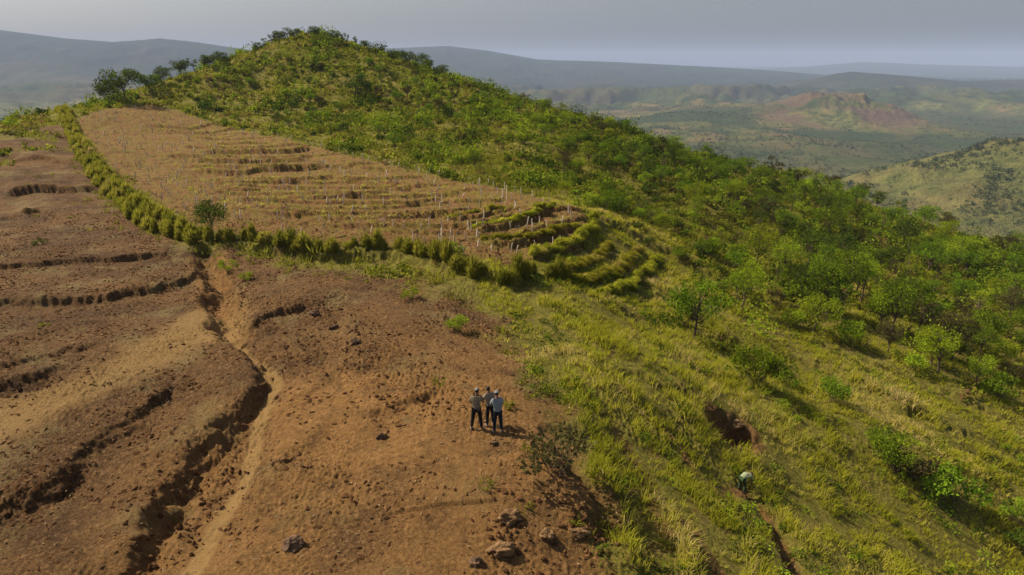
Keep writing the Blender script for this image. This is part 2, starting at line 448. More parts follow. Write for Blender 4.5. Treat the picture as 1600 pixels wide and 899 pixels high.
def ground_material():
    m, nt, out = mat('ground_soil_and_grass'); L = nt.links
    geo = nd(nt, 'ShaderNodeNewGeometry'); co = geo.outputs['Position']
    at = nd(nt, 'ShaderNodeAttribute', attribute_name='mask')
    sep = nd(nt, 'ShaderNodeSeparateColor'); L.new(at.outputs['Color'], sep.inputs[0])
    grass, orange, field = sep.outputs[0], sep.outputs[1], sep.outputs[2]
    path = at.outputs['Alpha']
    n_big = ntex(nt, co, .16, 5); n_mid = ntex(nt, co, .9, 6, .65); n_sm = ntex(nt, co, 4.5, 6, .75, .4); n_fl = ntex(nt, co, 11, 5, .75, 1.0)
    c = mixc(nt, ramp(nt, n_mid, .36, .66), SOIL_DARK, SOIL_MID)
    c = mixc(nt, ramp(nt, n_big, .40, .62), c, SOIL_WARM)
    c = mixc(nt, mth(nt, 'MULTIPLY', ramp(nt, n_sm, .50, .68), .55), c, SOIL_PALE)
    c = mixc(nt, mth(nt, 'MULTIPLY', ramp(nt, n_fl, .55, .68), .6), c, (.38, .25, .115))
    c = mixc(nt, mth(nt, 'MULTIPLY', ramp(nt, n_fl, .50, .40), .85), c, SOIL_DARK)  # darkens the fine noise's low spots: crevice shade put into the soil colour
    c = mixc(nt, mth(nt, 'MULTIPLY', ramp(nt, ntex(nt, co, .35, 4), .52, .66), .55), c, (.185, .145, .060))
    oc = mixc(nt, ramp(nt, n_sm, .35, .7), (.165, .086, .027), (.315, .172, .060))
    oc = mixc(nt, mth(nt, 'MULTIPLY', ramp(nt, n_fl, .48, .38), .6), oc, (.09, .045, .014))
    c = mixc(nt, mth(nt, 'MULTIPLY', orange, ramp(nt, n_mid, .25, .5)), c, oc)
    fc = mixc(nt, ramp(nt, n_sm, .4, .66), (.110, .056, .020), (.250, .132, .048))
    fc = mixc(nt, mth(nt, 'MULTIPLY', ramp(nt, n_mid, .42, .58), .6), fc, (.150, .130, .022))
    c = mixc(nt, field, c, fc)
    gc = mixc(nt, ramp(nt, n_sm, .35, .7), (.085, .080, .012), (.22, .19, .034))
    gc = mixc(nt, mth(nt, 'MULTIPLY', ramp(nt, n_mid, .56, .70), .6), gc, (.15, .085, .040))
    c = mixc(nt, mth(nt, 'MULTIPLY', grass, ramp(nt, n_sm, .1, .42)), c, gc)
    pc = mixc(nt, n_sm, (.24, .145, .05), (.34, .22, .085))
    c = mixc(nt, path, c, pc)
    b = nd(nt, 'ShaderNodeBsdfPrincipled', Roughness=.95); b.inputs['Specular IOR Level'].default_value = .12
    L.new(c, b.inputs['Base Color'])
    vor = nd(nt, 'ShaderNodeTexVoronoi', Scale=5.0); vor.feature = 'F1'; L.new(co, vor.inputs['Vector'])
    add = nd(nt, 'ShaderNodeMath', operation='ADD')
    L.new(n_fl, add.inputs[0]); L.new(n_sm, add.inputs[1])
    bmp = nd(nt, 'ShaderNodeBump', Strength=.9, Distance=.16); L.new(add.outputs[0], bmp.inputs['Height']); L.new(bmp.outputs[0], b.inputs['Normal'])
    L.new(b.outputs[0], out.inputs['Surface'])
    return m

SOIL_DARK = (.040, .020, .008); SOIL_MID = (.104, .055, .022); SOIL_WARM = (.146, .078, .028); SOIL_PALE = (.32, .19, .078)

def far_material():
    m, nt, out = mat('valley_land'); L = nt.links
    geo = nd(nt, 'ShaderNodeNewGeometry'); co = geo.outputs['Position']
    at = nd(nt, 'ShaderNodeAttribute', attribute_name='mask')
    sep = nd(nt, 'ShaderNodeSeparateColor'); L.new(at.outputs['Color'], sep.inputs[0])
    n1 = ntex(nt, co, .012, 6, .6); n2 = ntex(nt, co, .05, 6, .7); n3 = ntex(nt, co, .22, 4, .7)
    c = mixc(nt, ramp(nt, n2, .4, .62), (.050, .066, .018), (.145, .140, .040))
    c = mixc(nt, mth(nt, 'MULTIPLY', ramp(nt, n1, .5, .62), .6), c, (.21, .13, .06))
    c = mixc(nt, sep.outputs[1], c, mixc(nt, n2, (.085, .054, .034), (.145, .098, .060)))
    c = mixc(nt, mth(nt, 'MULTIPLY', sep.outputs[2], .75), c, mixc(nt, ramp(nt, n2, .35, .65), (.075, .085, .022), (.165, .160, .048)))
    fr = mixc(nt, ramp(nt, n3, .35, .65), (.014, .025, .010), (.048, .074, .024))
    c = mixc(nt, mth(nt, 'MULTIPLY', sep.outputs[0], ramp(nt, n2, .22, .42)), c, fr)
    c = mixc(nt, mth(nt, 'MULTIPLY', ramp(nt, n3, .6, .68), .8), c, (.030, .040, .016))
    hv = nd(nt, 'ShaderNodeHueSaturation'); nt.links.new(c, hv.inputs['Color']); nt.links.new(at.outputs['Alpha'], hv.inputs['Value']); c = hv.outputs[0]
    b = nd(nt, 'ShaderNodeBsdfPrincipled', Roughness=1.0); b.inputs['Specular IOR Level'].default_value = .05
    L.new(c, b.inputs['Base Color'])
    bmp = nd(nt, 'ShaderNodeBump', Strength=1.0, Distance=6.0); L.new(n3, bmp.inputs['Height']); L.new(bmp.outputs[0], b.inputs['Normal'])
    L.new(b.outputs[0], out.inputs['Surface'])
    return m

def leaf_material(name, dark, light, trans=.35, attr='tint', dry=None):
    m, nt, out = mat(name); L = nt.links
    at = nd(nt, 'ShaderNodeAttribute', attribute_name=attr)
    oi = nd(nt, 'ShaderNodeObjectInfo')
    c = mixc(nt, at.outputs['Fac'], dark, light)
    if dry: c = mixc(nt, ramp(nt, at.outputs['Fac'], .72, 1.0), c, dry)
    hsv = nd(nt, 'ShaderNodeHueSaturation'); L.new(c, hsv.inputs['Color'])
    L.new(ramp2(nt, oi.outputs['Random'], .80, 1.2), hsv.inputs['Value'])
    L.new(ramp2(nt, oi.outputs['Random'], .485, .51), hsv.inputs['Hue'])
    d = nd(nt, 'ShaderNodeBsdfDiffuse', Roughness=1.0); t = nd(nt, 'ShaderNodeBsdfTranslucent')
    L.new(hsv.outputs[0], d.inputs['Color']); L.new(hsv.outputs[0], t.inputs['Color'])
    mx = nd(nt, 'ShaderNodeMixShader'); mx.inputs[0].default_value = trans
    L.new(d.outputs[0], mx.inputs[1]); L.new(t.outputs[0], mx.inputs[2])
    L.new(mx.outputs[0], out.inputs['Surface'])
    return m

def ramp2(nt, src, lo, hi):
    n = nt.nodes.new('ShaderNodeMapRange'); n.inputs[3].default_value = lo; n.inputs[4].default_value = hi
    nt.links.new(src, n.inputs[0]); return n.outputs[0]

def plain(name, a, b, scale=8.0, rough=.9, bump=0.0):
    m, nt, out = mat(name)
    tc = nd(nt, 'ShaderNodeTexCoord')
    n = ntex(nt, tc.outputs['Object'], scale, 5, .6)
    bs = nd(nt, 'ShaderNodeBsdfPrincipled', Roughness=rough); bs.inputs['Specular IOR Level'].default_value = .2
    nt.links.new(mixc(nt, ramp(nt, n, .35, .65), a, b), bs.inputs['Base Color'])
    if bump:
        bm = nd(nt, 'ShaderNodeBump', Strength=1.0, Distance=bump); nt.links.new(n, bm.inputs['Height']); nt.links.new(bm.outputs[0], bs.inputs['Normal'])
    nt.links.new(bs.outputs[0], out.inputs['Surface'])
    return m

M_GROUND = ground_material(); M_FAR = far_material()
M_GRASS = leaf_material('tall_grass', (.200, .215, .013), (.500, .460, .044), .50, dry=(.48, .38, .15))
M_VETIVER = leaf_material('hedge_grass', (.140, .155, .014), (.430, .400, .045), .45, dry=(.38, .29, .12))
M_SCRUB = leaf_material('scrub_leaves', (.095, .110, .009), (.340, .355, .032), .45, dry=(.22, .13, .055))
M_SCRUB2 = leaf_material('scrub_bushes', (.032, .062, .005), (.310, .385, .022), .34)
M_LEAVES = [leaf_material('dark_green_leaves', (.030, .052, .008), (.120, .165, .018), .40),
            leaf_material('mid_green_leaves', (.048, .092, .006), (.235, .335, .020), .34),
            leaf_material('yellow_green_leaves', (.110, .160, .008), (.380, .460, .026), .36),
            leaf_material('brown_green_leaves', (.050, .045, .018), (.125, .105, .035), .25)]
M_WOOD = leaf_material('far_wood', (.026, .036, .012), (.085, .100, .028), .1)
M_BARK = plain('bark', (.060, .040, .028), (.15, .105, .075), 12)
M_DRY = leaf_material('dry_litter', (.17, .10, .055), (.42, .30, .17), .1)
M_STALK = leaf_material('dry_stalks', (.22, .15, .09), (.50, .41, .30), .1)
M_CLOD = leaf_material('clods', (.08, .042, .016), (.30, .175, .070), 0.0)
M_STAKE = plain('pale_stake', (.40, .32, .24), (.68, .59, .48), 5)
M_ROCK = plain('rock', (.085, .046, .020), (.235, .140, .062), 4.0, .95, .08)
M_ROCKD = plain('dark_rock', (.055, .034, .022), (.15, .088, .050), 4.0, .95, .08)

# ------------------------------------------------------------------ mesh helpers
def mesh_np(name, V, faces_flat, sizes, material, attrs=None, smooth=False):
    me = bpy.data.meshes.new(name)
    V = np.asarray(V, np.float32)
    me.vertices.add(len(V)); me.vertices.foreach_set('co', V.ravel())
    faces_flat = np.asarray(faces_flat, np.int32); sizes = np.asarray(sizes, np.int32)
    me.loops.add(len(faces_flat)); me.loops.foreach_set('vertex_index', faces_flat)
    me.polygons.add(len(sizes))
    st = np.concatenate([[0], np.cumsum(sizes)[:-1]]).astype(np.int32)
    me.polygons.foreach_set('loop_start', st); me.polygons.foreach_set('loop_total', sizes)
    me.polygons.foreach_set('use_smooth', np.full(len(sizes), smooth))
    me.update(calc_edges=True)
    for k, a in (attrs or {}).items():
        if a.ndim == 1:
            at = me.attributes.new(k, 'FLOAT', 'POINT'); at.data.foreach_set('value', a.astype(np.float32))
        else:
            at = me.attributes.new(k, 'FLOAT_COLOR', 'POINT'); at.data.foreach_set('color', a.astype(np.float32).ravel())
    if material: me.materials.append(material)
    return me

def link(name, me, parent=None, **props):
    o = bpy.data.objects.new(name, me)
    COL.objects.link(o)
    if parent: o.parent = parent
    for k, v in props.items(): o[k] = v
    return o

def grid_faces(nr, nc):
    i = np.arange(nr - 1)[:, None] * nc + np.arange(nc - 1)[None, :]
    i = i.ravel()
    return np.stack([i, i + 1, i + nc + 1, i + nc], 1)

# ------------------------------------------------------------------ ground sheet
az_f = np.radians(np.arange(-47, 47.001, QA if (QA := .064) else 0))
az_l = np.radians(np.linspace(-180, -47, 90)[:-1]); az_r = np.radians(np.linspace(47, 180, 90)[1:])
AZ = np.concatenate([az_l, az_f, az_r])
def polar(rs):
    R, A = np.meshgrid(rs, AZ, indexing='ij')
    return (R * np.sin(A)).ravel(), (R * np.cos(A)).ravel()

def ground_masks(x, y):
    n = len(x); r = np.hypot(x, y)
    wob = 1.3 * fbm(x, y, 4.5, 4, 101) + .35 * noise(x, y, .6, 102)
    sd = sd_poly(x, y, POLY_SOIL)
    sf = sdf_field(x, y) + .5 * wob * .6
    grass = sst(-1.6, 1.0, sd + wob * 1.3)
    field = sst(.5, -.5, sf)
    grass = grass * (1 - field)
    # grassy fringe: grass thin patches on the left crest
    patch = sst(.05, .4, fbm(x, y, 9, 3, 105)) * sst(75, 100, y) * .7
    grass = np.maximum(grass, patch * (1 - field))
    for i_, pl in enumerate(TRACKS):
        d, _, _ = pl_dist(x, y, pl)
        a_, b_ = ((.0, .30) if i_ < 3 else (.15, .6))
        grass = grass * np.maximum(sst(a_, b_, d + .2 * wob), .35 if i_ < 3 else 0)
    pit = sst(.5, .0, sd_poly(x, y, PIT) + .2 * wob)
    grass = grass * (1 - pit)
    orange = sst(2.0, -1.0, sd_poly(x, y, POLY_ORANGE) + wob * 1.2)
    dl, _, _ = pl_dist(x, y, w([(350, 700), (300, 790), (240, 899)]))
    orange = np.maximum(orange, .8 * sst(2.2, .4, dl + .3 * wob))
    dl, _, _ = pl_dist(x, y, w([(325, 400), (345, 470), (358, 520)]))
    orange = np.maximum(orange, .8 * sst(1.8, .6, dl + .3 * wob))
    orange = np.maximum(orange, .8 * sst(42, 22, y) * sst(-18, -7, x) * sst(-.9, .2, fbm(x, y, 6, 3, 121)))
    orange = np.maximum(orange, pit * .5) * (1 - grass)
    dp, _, _ = pl_dist(x, y, PATH)
    path = sst(.45, .2, dp + .12 * wob) * .75
    d2, _, _ = pl_dist(x, y, w([(335, 500), (240, 548), (130, 605), (0, 668), (-100, 720)]))
    path = np.maximum(path, .65 * sst(2.8, .4, d2 + .8 * wob))
    return np.stack([grass, orange, field, path], 1)

def build_ground():
    rs = np.concatenate([np.linspace(1.0, 9, 20)[:-1], np.exp(np.linspace(math.log(9.0), math.log(60), 840))[:-1], np.exp(np.linspace(math.log(60.0), math.log(360), 520))])
    x, y = polar(rs)
    z = ground_h(x, y, True)
    mk = ground_masks(x, y)
    V = np.stack([x, y, z], 1)
    V = np.vstack([V, [[0, 0, z[0]]]]); mk = np.vstack([mk, mk[:1]])
    nc = len(AZ)
    F = grid_faces(len(rs), nc)
    cen = len(V) - 1
    T = np.stack([np.arange(nc - 1), np.full(nc - 1, cen), np.arange(1, nc)], 1)
    flat = np.concatenate([F[:, ::-1].ravel(), T[:, ::-1].ravel()])
    sizes = np.concatenate([np.full(len(F), 4), np.full(len(T), 3)])
    me = mesh_np('ground', V, flat, sizes, M_GROUND, {'mask': mk}, True)
    link('ground', me, kind='structure')
    rs2 = np.concatenate([[360.0], np.exp(np.linspace(math.log(360.0), math.log(17500), 620))[1:]])
    x, y = polar(rs2)
    z = ground_h(x, y)
    F = grid_faces(len(rs2), nc)
    forest = sst(-.05, .25, fbm(x, y, 420, 4, 201)) * .9
    forest = np.maximum(forest, sst(-128, -148, z) * .8)
    forest = np.where(y > 2600, np.maximum(forest, .55 + .45 * sst(2600, 4500, y)), forest)
    def near_b(cx, cy, s): return np.exp(-.5 * (((x - cx) / s) ** 2 + ((y - cy) / s) ** 2))
    red = np.clip(near_b(950, 1930, 130) * 1.6 + near_b(800, 1880, 80) * 1.1, 0, 1) * sst(-.25, .25, fbm(x, y, 150, 3, 207) + .15) + .5 * sst(.2, .5, fbm(x, y, 500, 3, 209)) * sst(3000, 1500, np.abs(y - 2500))
    k = near_b(620, 690, 260)
    forest = forest * (1 - .9 * np.clip(k * 1.6, 0, 1)) * (1 - np.clip(red, 0, 1) * .9)
    red = np.maximum(red, .6 * k * sst(.1, .4, fbm(x, y, 90, 3, 211)))
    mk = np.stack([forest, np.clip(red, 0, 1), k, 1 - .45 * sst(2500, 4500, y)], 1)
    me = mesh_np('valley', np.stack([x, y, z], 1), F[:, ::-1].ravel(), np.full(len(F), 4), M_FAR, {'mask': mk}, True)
    link('hills', me, kind='structure')
build_ground()

# ------------------------------------------------------------------ blades and leaves
def blades(px, py, pz, h, wdt, lean, tint, n, spread, seg2=True, drift=(0, 0)):
    """n blades per tuft; px.. arrays per tuft"""
    N = len(px)
    a = rng.uniform(0, 2 * math.pi, (N, n)); rr = spread[:, None] * np.sqrt(rng.random((N, n)))
    bx = px[:, None] + rr * np.cos(a); by = py[:, None] + rr * np.sin(a)
    a2 = a + rng.normal(0, .5, (N, n))
    H = h[:, None] * rng.uniform(.55, 1.15, (N, n))
    ln = lean[:, None] * rng.uniform(.3, 1.5, (N, n)) * H
    dx = np.cos(a2) * ln + drift[0] * H; dy = np.sin(a2) * ln + drift[1] * H
    W = wdt[:, None] * rng.uniform(.6, 1.3, (N, n)) * .5
    pa = rng.uniform(0, math.pi, (N, n))
    wx = np.cos(pa) * W; wy = np.sin(pa) * W
    Z = np.broadcast_to(pz[:, None], (N, n)) - .04
    T = np.clip(tint[:, None] + rng.normal(0, .12, (N, n)), 0, 1)
    def st(x_, y_, z_): return np.stack([x_, y_, z_], -1).reshape(-1, 3)
    if seg2:
        v = [st(bx - wx, by - wy, Z), st(bx + wx, by + wy, Z),
             st(bx + .35 * dx + wx * .9, by + .35 * dy + wy * .9, Z + H * .62), st(bx + .35 * dx - wx * .9, by + .35 * dy - wy * .9, Z + H * .62),
             st(bx + dx, by + dy, Z + H * .95)]
        V = np.stack(v, 1).reshape(-1, 3); k = N * n
        i = np.arange(k)[:, None] * 5
        F = np.concatenate([i + 0, i + 1, i + 2, i + 3, i + 3, i + 2, i + 4], 1).ravel()
        S = np.tile([4, 3], k); tt = np.repeat(T.ravel(), 5)
    else:
        V = np.stack([st(bx - wx, by - wy, Z), st(bx + wx, by + wy, Z), st(bx + dx, by + dy, Z + H)], 1).reshape(-1, 3); k = N * n
        F = np.arange(3 * k); S = np.full(k, 3); tt = np.repeat(T.ravel(), 3)
    return V, F, S, tt

def domes(px, py, pz, h, R, wdt, tint, n):
    """tussocks: n arching blades each, their tips filling a rounded dome"""
    N = len(px)
    a = rng.uniform(0, 2 * math.pi, (N, n)); u = np.sqrt(rng.random((N, n)))
    H = h[:, None] * np.sqrt(1 - .88 * u * u) * rng.uniform(.60, 1.22, (N, n)); R = R[:, None] * rng.uniform(.85, 1.12, (N, n))
    ca, sa = np.cos(a), np.sin(a)
    bx, by = px[:, None] + ca * R * u * .35, py[:, None] + sa * R * u * .35
    mx, my, mz = px[:, None] + ca * R * u * .72, py[:, None] + sa * R * u * .72, pz[:, None] + H * .70
    tx, ty, tz = px[:, None] + ca * R * u * 1.12 + .05, py[:, None] + sa * R * u * 1.12 - .03, pz[:, None] + H * (1 - .12 * u)
    W = wdt[:, None] * rng.uniform(.6, 1.3, (N, n)) * .5; pa = rng.uniform(0, math.pi, (N, n)); wx, wy = np.cos(pa) * W, np.sin(pa) * W
    Z = np.broadcast_to(pz[:, None] - .08, (N, n))
    st = lambda x_, y_, z_: np.stack([x_, y_, z_], -1).reshape(-1, 3)
    V = np.stack([st(bx - wx, by - wy, Z), st(bx + wx, by + wy, Z), st(mx + wx, my + wy, mz), st(mx - wx, my - wy, mz), st(tx, ty, tz)], 1).reshape(-1, 3); k = N * n
    i = np.arange(k)[:, None] * 5
    T = np.clip(tint[:, None] + rng.normal(0, .12, (N, n)), 0, 1)
    return V, np.concatenate([i, i + 1, i + 2, i + 3, i + 3, i + 2, i + 4], 1).ravel(), np.tile([4, 3], k), np.repeat(T.ravel(), 5)

def merge(parts):
    V, F, S, T = [], [], [], []; off = 0
    for v, f, s, t in parts:
        V.append(v); F.append(f + off); S.append(s); T.append(t); off += len(v)
    return np.vstack(V), np.concatenate(F), np.concatenate(S), np.concatenate(T)

def scatter(u0, u1, v0, v1, n, bias=1.0):
    """candidate points of the land seen inside a window of the survey picture, spread evenly over the land"""
    c = march(tps, [u0, u1, u0, u1], [v0, v0, v1, v1])
    return None

def area_pts(x0, x1, y0, y1, dens):
    n = int((x1 - x0) * (y1 - y0) * dens)
    x = rng.uniform(x0, x1, n); y = rng.uniform(y0, y1, n)
    m = np.abs(x) < y * .86 + 3
    return x[m], y[m]

CLEAR = None
def keep_open(x, y):      # strips of ground kept free of brush: the hedges' feet and the grass steps past the field tip
    global CLEAR
    if CLEAR is None: CLEAR = w([(905, 325), (1000, 352), (1085, 400), (1060, 470), (960, 475), (860, 455), (780, 440), (700, 420), (640, 400), (560, 390), (345, 372), (340, 385), (500, 420), (620, 430), (700, 455), (800, 470)])
    dh = np.minimum(pl_dist(x, y, HEDGE_A)[0], pl_dist(x, y, HEDGE_B)[0])
    a = w([(905, 325), (1000, 352), (1085, 400), (1060, 470), (960, 475), (860, 455), (850, 430), (930, 370)])
    return ~((dh < 2.0) | inside(x, y, a))

def pit_clear(x, y): return sd_poly(x, y, PIT) > .1

BEND = w([(1158, 768)])[0]
def tall_grass():
    x, y = area_pts(-2, 48, 12, 70, 20)
    mk = ground_masks(x, y)
    row = np.zeros(len(x)); gapr = np.zeros(len(x))
    for pl in ROWS:
        d, _, _ = pl_dist(x, y, pl); row = np.maximum(row, np.exp(-(d / .5) ** 2)); gapr = np.maximum(gapr, np.exp(-((d - 1.0) / .42) ** 2))
    gapr *= 1 - row
    pn = fbm(x, y, 3.0, 3, 301)
    dens = mk[:, 0] * np.clip(.58 + .85 * pn + .6 * row, .05, 1)
    dens *= np.where(np.hypot(x, y) > 45, .75, 1) * (1 - .93 * gapr)
    k = (rng.random(len(x)) < dens) & (mk[:, 0] > .25) & (np.hypot(x - BEND[0], (y - BEND[1] + .35) * .7) > .75)
    x, y, pn, row, g = x[k], y[k], pn[k], row[k], mk[k, 0]
    z = ground_h(x, y, True)
    sc_ = fbm(x, y, 7, 2, 303)
    h = (.19 + .18 * np.clip(pn + .5, 0, 1) + .30 * row) * (.6 + .4 * g) * (1 + .3 * sc_)
    tint = .55 + .45 * sc_ + .25 * noise(x, y, 1.3, 304) + np.where(rng.random(len(x)) < .07, .35, 0)
    nr = np.hypot(x, y) < 42
    parts = []
    for m, nb, wd in ((nr, 9, .030), (~nr, 7, .045)):
        parts.append(blades(x[m], y[m], z[m], h[m], np.full(m.sum(), wd), np.full(m.sum(), .55), tint[m], nb, np.full(m.sum(), .13), True, (.16, -.06)))
    V, F, S, T = merge(parts)
    link('tall_grass', mesh_np('tall_grass', V, F, S, M_GRASS, {'tint': T}), kind='stuff')
tall_grass()

def hill_grass():
    x, y = area_pts(-125, 110, 40, 205, 3.3)
    mk = ground_masks(x, y)
    r = np.hypot(x, y)
    inner = (x > -2) & (x < 48) & (y < 70)
    pn = fbm(x, y, 6.0, 3, 311)
    dens = mk[:, 0] * np.clip(.6 + .6 * pn, .15, 1)
    k = (rng.random(len(x)) < dens) & ~inner
    x, y, pn = x[k], y[k], pn[k]
    z = ground_h(x, y, False)
    h = .35 + .35 * np.clip(pn + .4, 0, 1)
    tint = .58 + .5 * fbm(x, y, 12, 3, 313) + .25 * noise(x, y, 2.0, 314)
    V, F, S, T = blades(x, y, z, h, np.full(len(x), .12), np.full(len(x), .6), tint, 8, np.full(len(x), .3), False, (.1, -.05))
    link('hill_grass', mesh_np('hill_grass', V, F, S, M_SCRUB, {'tint': T}), kind='stuff')
    # thin grass standing on the field's terraces and along the soil's edge
    x, y = area_pts(-100, 20, 35, 140, 2.2)
    sf = sdf_field(x, y)
    near_b = np.zeros(len(x))
    for pl, hh, wd, L, sg in BANKS[20:]:
        d, s, t = pl_dist(x, y, pl)
        near_b = np.maximum(near_b, np.exp(-((d * s * sg + .5) / .5) ** 2))
    k = (sf < 0) & (rng.random(len(x)) < np.clip(-.02 + .95 * near_b + .6 * fbm(x, y, 4, 3, 317), 0, 1))
    x, y, nb = x[k], y[k], near_b[k]
    z = ground_h(x, y, False)
    h = .14 + .2 * nb
    V, F, S, T = blades(x, y, z, h, np.full(len(x), .07), np.full(len(x), .6), .72 + .3 * noise(x, y, 3, 5), 9, np.full(len(x), .28), False)
    link('field_grass', mesh_np('field_grass', V, F, S, M_VETIVER, {'tint': T}), kind='stuff')
hill_grass()

def leafy_patch(x, y, z, R, H, n, size, tint):
    """loose low leaf clumps: n small leaves in a dome for each point"""
    N = len(x)
    a = rng.uniform(0, 2 * math.pi, (N, n)); q = np.sqrt(rng.random((N, n))); e = rng.random((N, n))
    lx = x[:, None] + R[:, None] * q * np.cos(a); ly = y[:, None] + R[:, None] * q * np.sin(a)
    lz = z[:, None] + H[:, None] * e * np.sqrt(np.clip(1 - q * q * .8, 0, 1))
    s = size[:, None] * rng.uniform(.6, 1.4, (N, n))
    d1 = rng.normal(0, 1, (N, n, 3)); d1 /= np.linalg.norm(d1, axis=2, keepdims=True)
    d2 = rng.normal(0, 1, (N, n, 3)); d2[..., 2] *= .5
    d2 -= (d1 * d2).sum(2, keepdims=True) * d1; d2 /= np.linalg.norm(d2, axis=2, keepdims=True)
    c = np.stack([lx, ly, lz], -1); s = s[..., None]
    V = np.stack([c - d1 * s, c + d2 * s * .5, c + d1 * s, c - d2 * s * .5], 2).reshape(-1, 3)
    k = N * n
    T = np.clip(tint[:, None] + rng.normal(0, .15, (N, n)), 0, 1)
    return V, np.arange(4 * k), np.full(k, 4), np.repeat(T.ravel(), 4)

def undergrowth():
    x, y = area_pts(-110, 110, 42, 200, 1.5)
    z0 = tps(x, y)
    u, v = to_pix(x, y, z0)
    mk = ground_masks(x, y)
    d = np.clip(.45 + .8 * fbm(x, y, 9, 3, 401), .03, 1) * mk[:, 0]
    d *= np.where(v > 560, .3, 1)
    k = (rng.random(len(x)) < d * np.where(y > 95, .5, .75)) & keep_open(x, y)
    x, y = x[k], y[k]
    z = ground_h(x, y, False)
    R = rng.uniform(.35, .9, len(x)); H = rng.uniform(.35, 1.15, len(x))
    tint = np.clip(.45 + .5 * fbm(x, y, 7, 3, 403) + rng.normal(0, .18, len(x)), 0, 1)
    V, F, S, T = leafy_patch(x, y, z - .05, R, H, 26, .13 + .0008 * np.hypot(x, y), tint)
    link('undergrowth', mesh_np('undergrowth', V, F, S, M_SCRUB, {'tint': T}), kind='stuff')
    x, y = area_pts(-110, 115, 42, 205, .60)
    u, v = to_pix(x, y, tps(x, y))
    mk = ground_masks(x, y)
    dz = sst(4, -4, sd_poly(x, y, w([(620, 100), (830, 163), (1000, 214), (1200, 275), (1400, 341), (1600, 402), (1750, 480), (1600, 500), (1450, 450), (1300, 400), (1150, 345), (1000, 285), (850, 235), (700, 180)])))
    right = dz
    d = np.clip(.06 + .24 * right + (.70 - .1 * right) * fbm(x, y, 13, 3, 421), .02, 1) * (mk[:, 0] > .8) * np.where(v > 520, .12, 1)
    d *= 1 - .55 * (u > 880) * sst(300, 380, v - (u - 900) * .32)
    k = (rng.random(len(x)) < d) & keep_open(x, y)
    x, y = x[k], y[k]; z = ground_h(x, y, False)
    R = .5 + 1.5 * rng.random(len(x)) ** 2.2; tint = np.clip(.42 + .6 * noise(x, y, 9, 423) + rng.normal(0, .2, len(x)), 0, 1)
    V, F, S, T = leafy_patch(x, y, z + .1, R, R * rng.uniform(1.1, 2.0, len(x)), 85, .12 + .0006 * np.hypot(x, y), tint)
    link('scrub', mesh_np('scrub', V, F, S, M_SCRUB2, {'tint': T}), kind='stuff')
    x, y = area_pts(0, 46, 13, 62, 1.1)
    mk = ground_masks(x, y)
    k = (mk[:, 0] > .5) & (rng.random(len(x)) < np.clip(.30 + 1.2 * fbm(x, y, 4, 3, 431), 0, 1))
    x, y = x[k], y[k]; z = ground_h(x, y, True)
    V, F, S, T = leafy_patch(x, y, z, rng.uniform(.2, .6, len(x)), rng.uniform(.25, .6, len(x)), 60, np.full(len(x), .06), np.clip(rng.normal(.3, .3, len(x)), 0, 1))
    link('herbs', mesh_np('herbs', V, F, S, M_SCRUB2, {'tint': T}), kind='stuff')
    # weeds round the edge of the bare soil
    x, y = area_pts(-60, 8, 14, 110, 1.3)
    mk = ground_masks(x, y)
    sd = sd_poly(x, y, POLY_SOIL)
    dh = np.minimum(pl_dist(x, y, HEDGE_A)[0], pl_dist(x, y, HEDGE_B)[0])
    d = .9 * np.exp(-np.abs(sd + .8) / 1.2) * sst(-.3, .4, fbm(x, y, 3, 2, 405)) + .003 + .22 * sst(2.6, .8, dh)
    k = (rng.random(len(x)) < d) & (sdf_field(x, y) > 0)
    x, y = x[k], y[k]
    z = ground_h(x, y, True)
    V, F, S, T = leafy_patch(x, y, z - .03, rng.uniform(.15, .5, len(x)), rng.uniform(.1, .4, len(x)), 18, np.full(len(x), .07), rng.uniform(.2, .9, len(x)))
    p1 = (V, F, S, T)
    p2 = blades(x, y, z, rng.uniform(.2, .5, len(x)), np.full(len(x), .035), np.full(len(x), .7), rng.uniform(.2, .9, len(x)), 14, np.full(len(x), .25), True)
    V, F, S, T = merge([p1, p2])
    link('weeds', mesh_np('weeds', V, F, S, M_SCRUB, {'tint': T}), kind='stuff')
undergrowth()

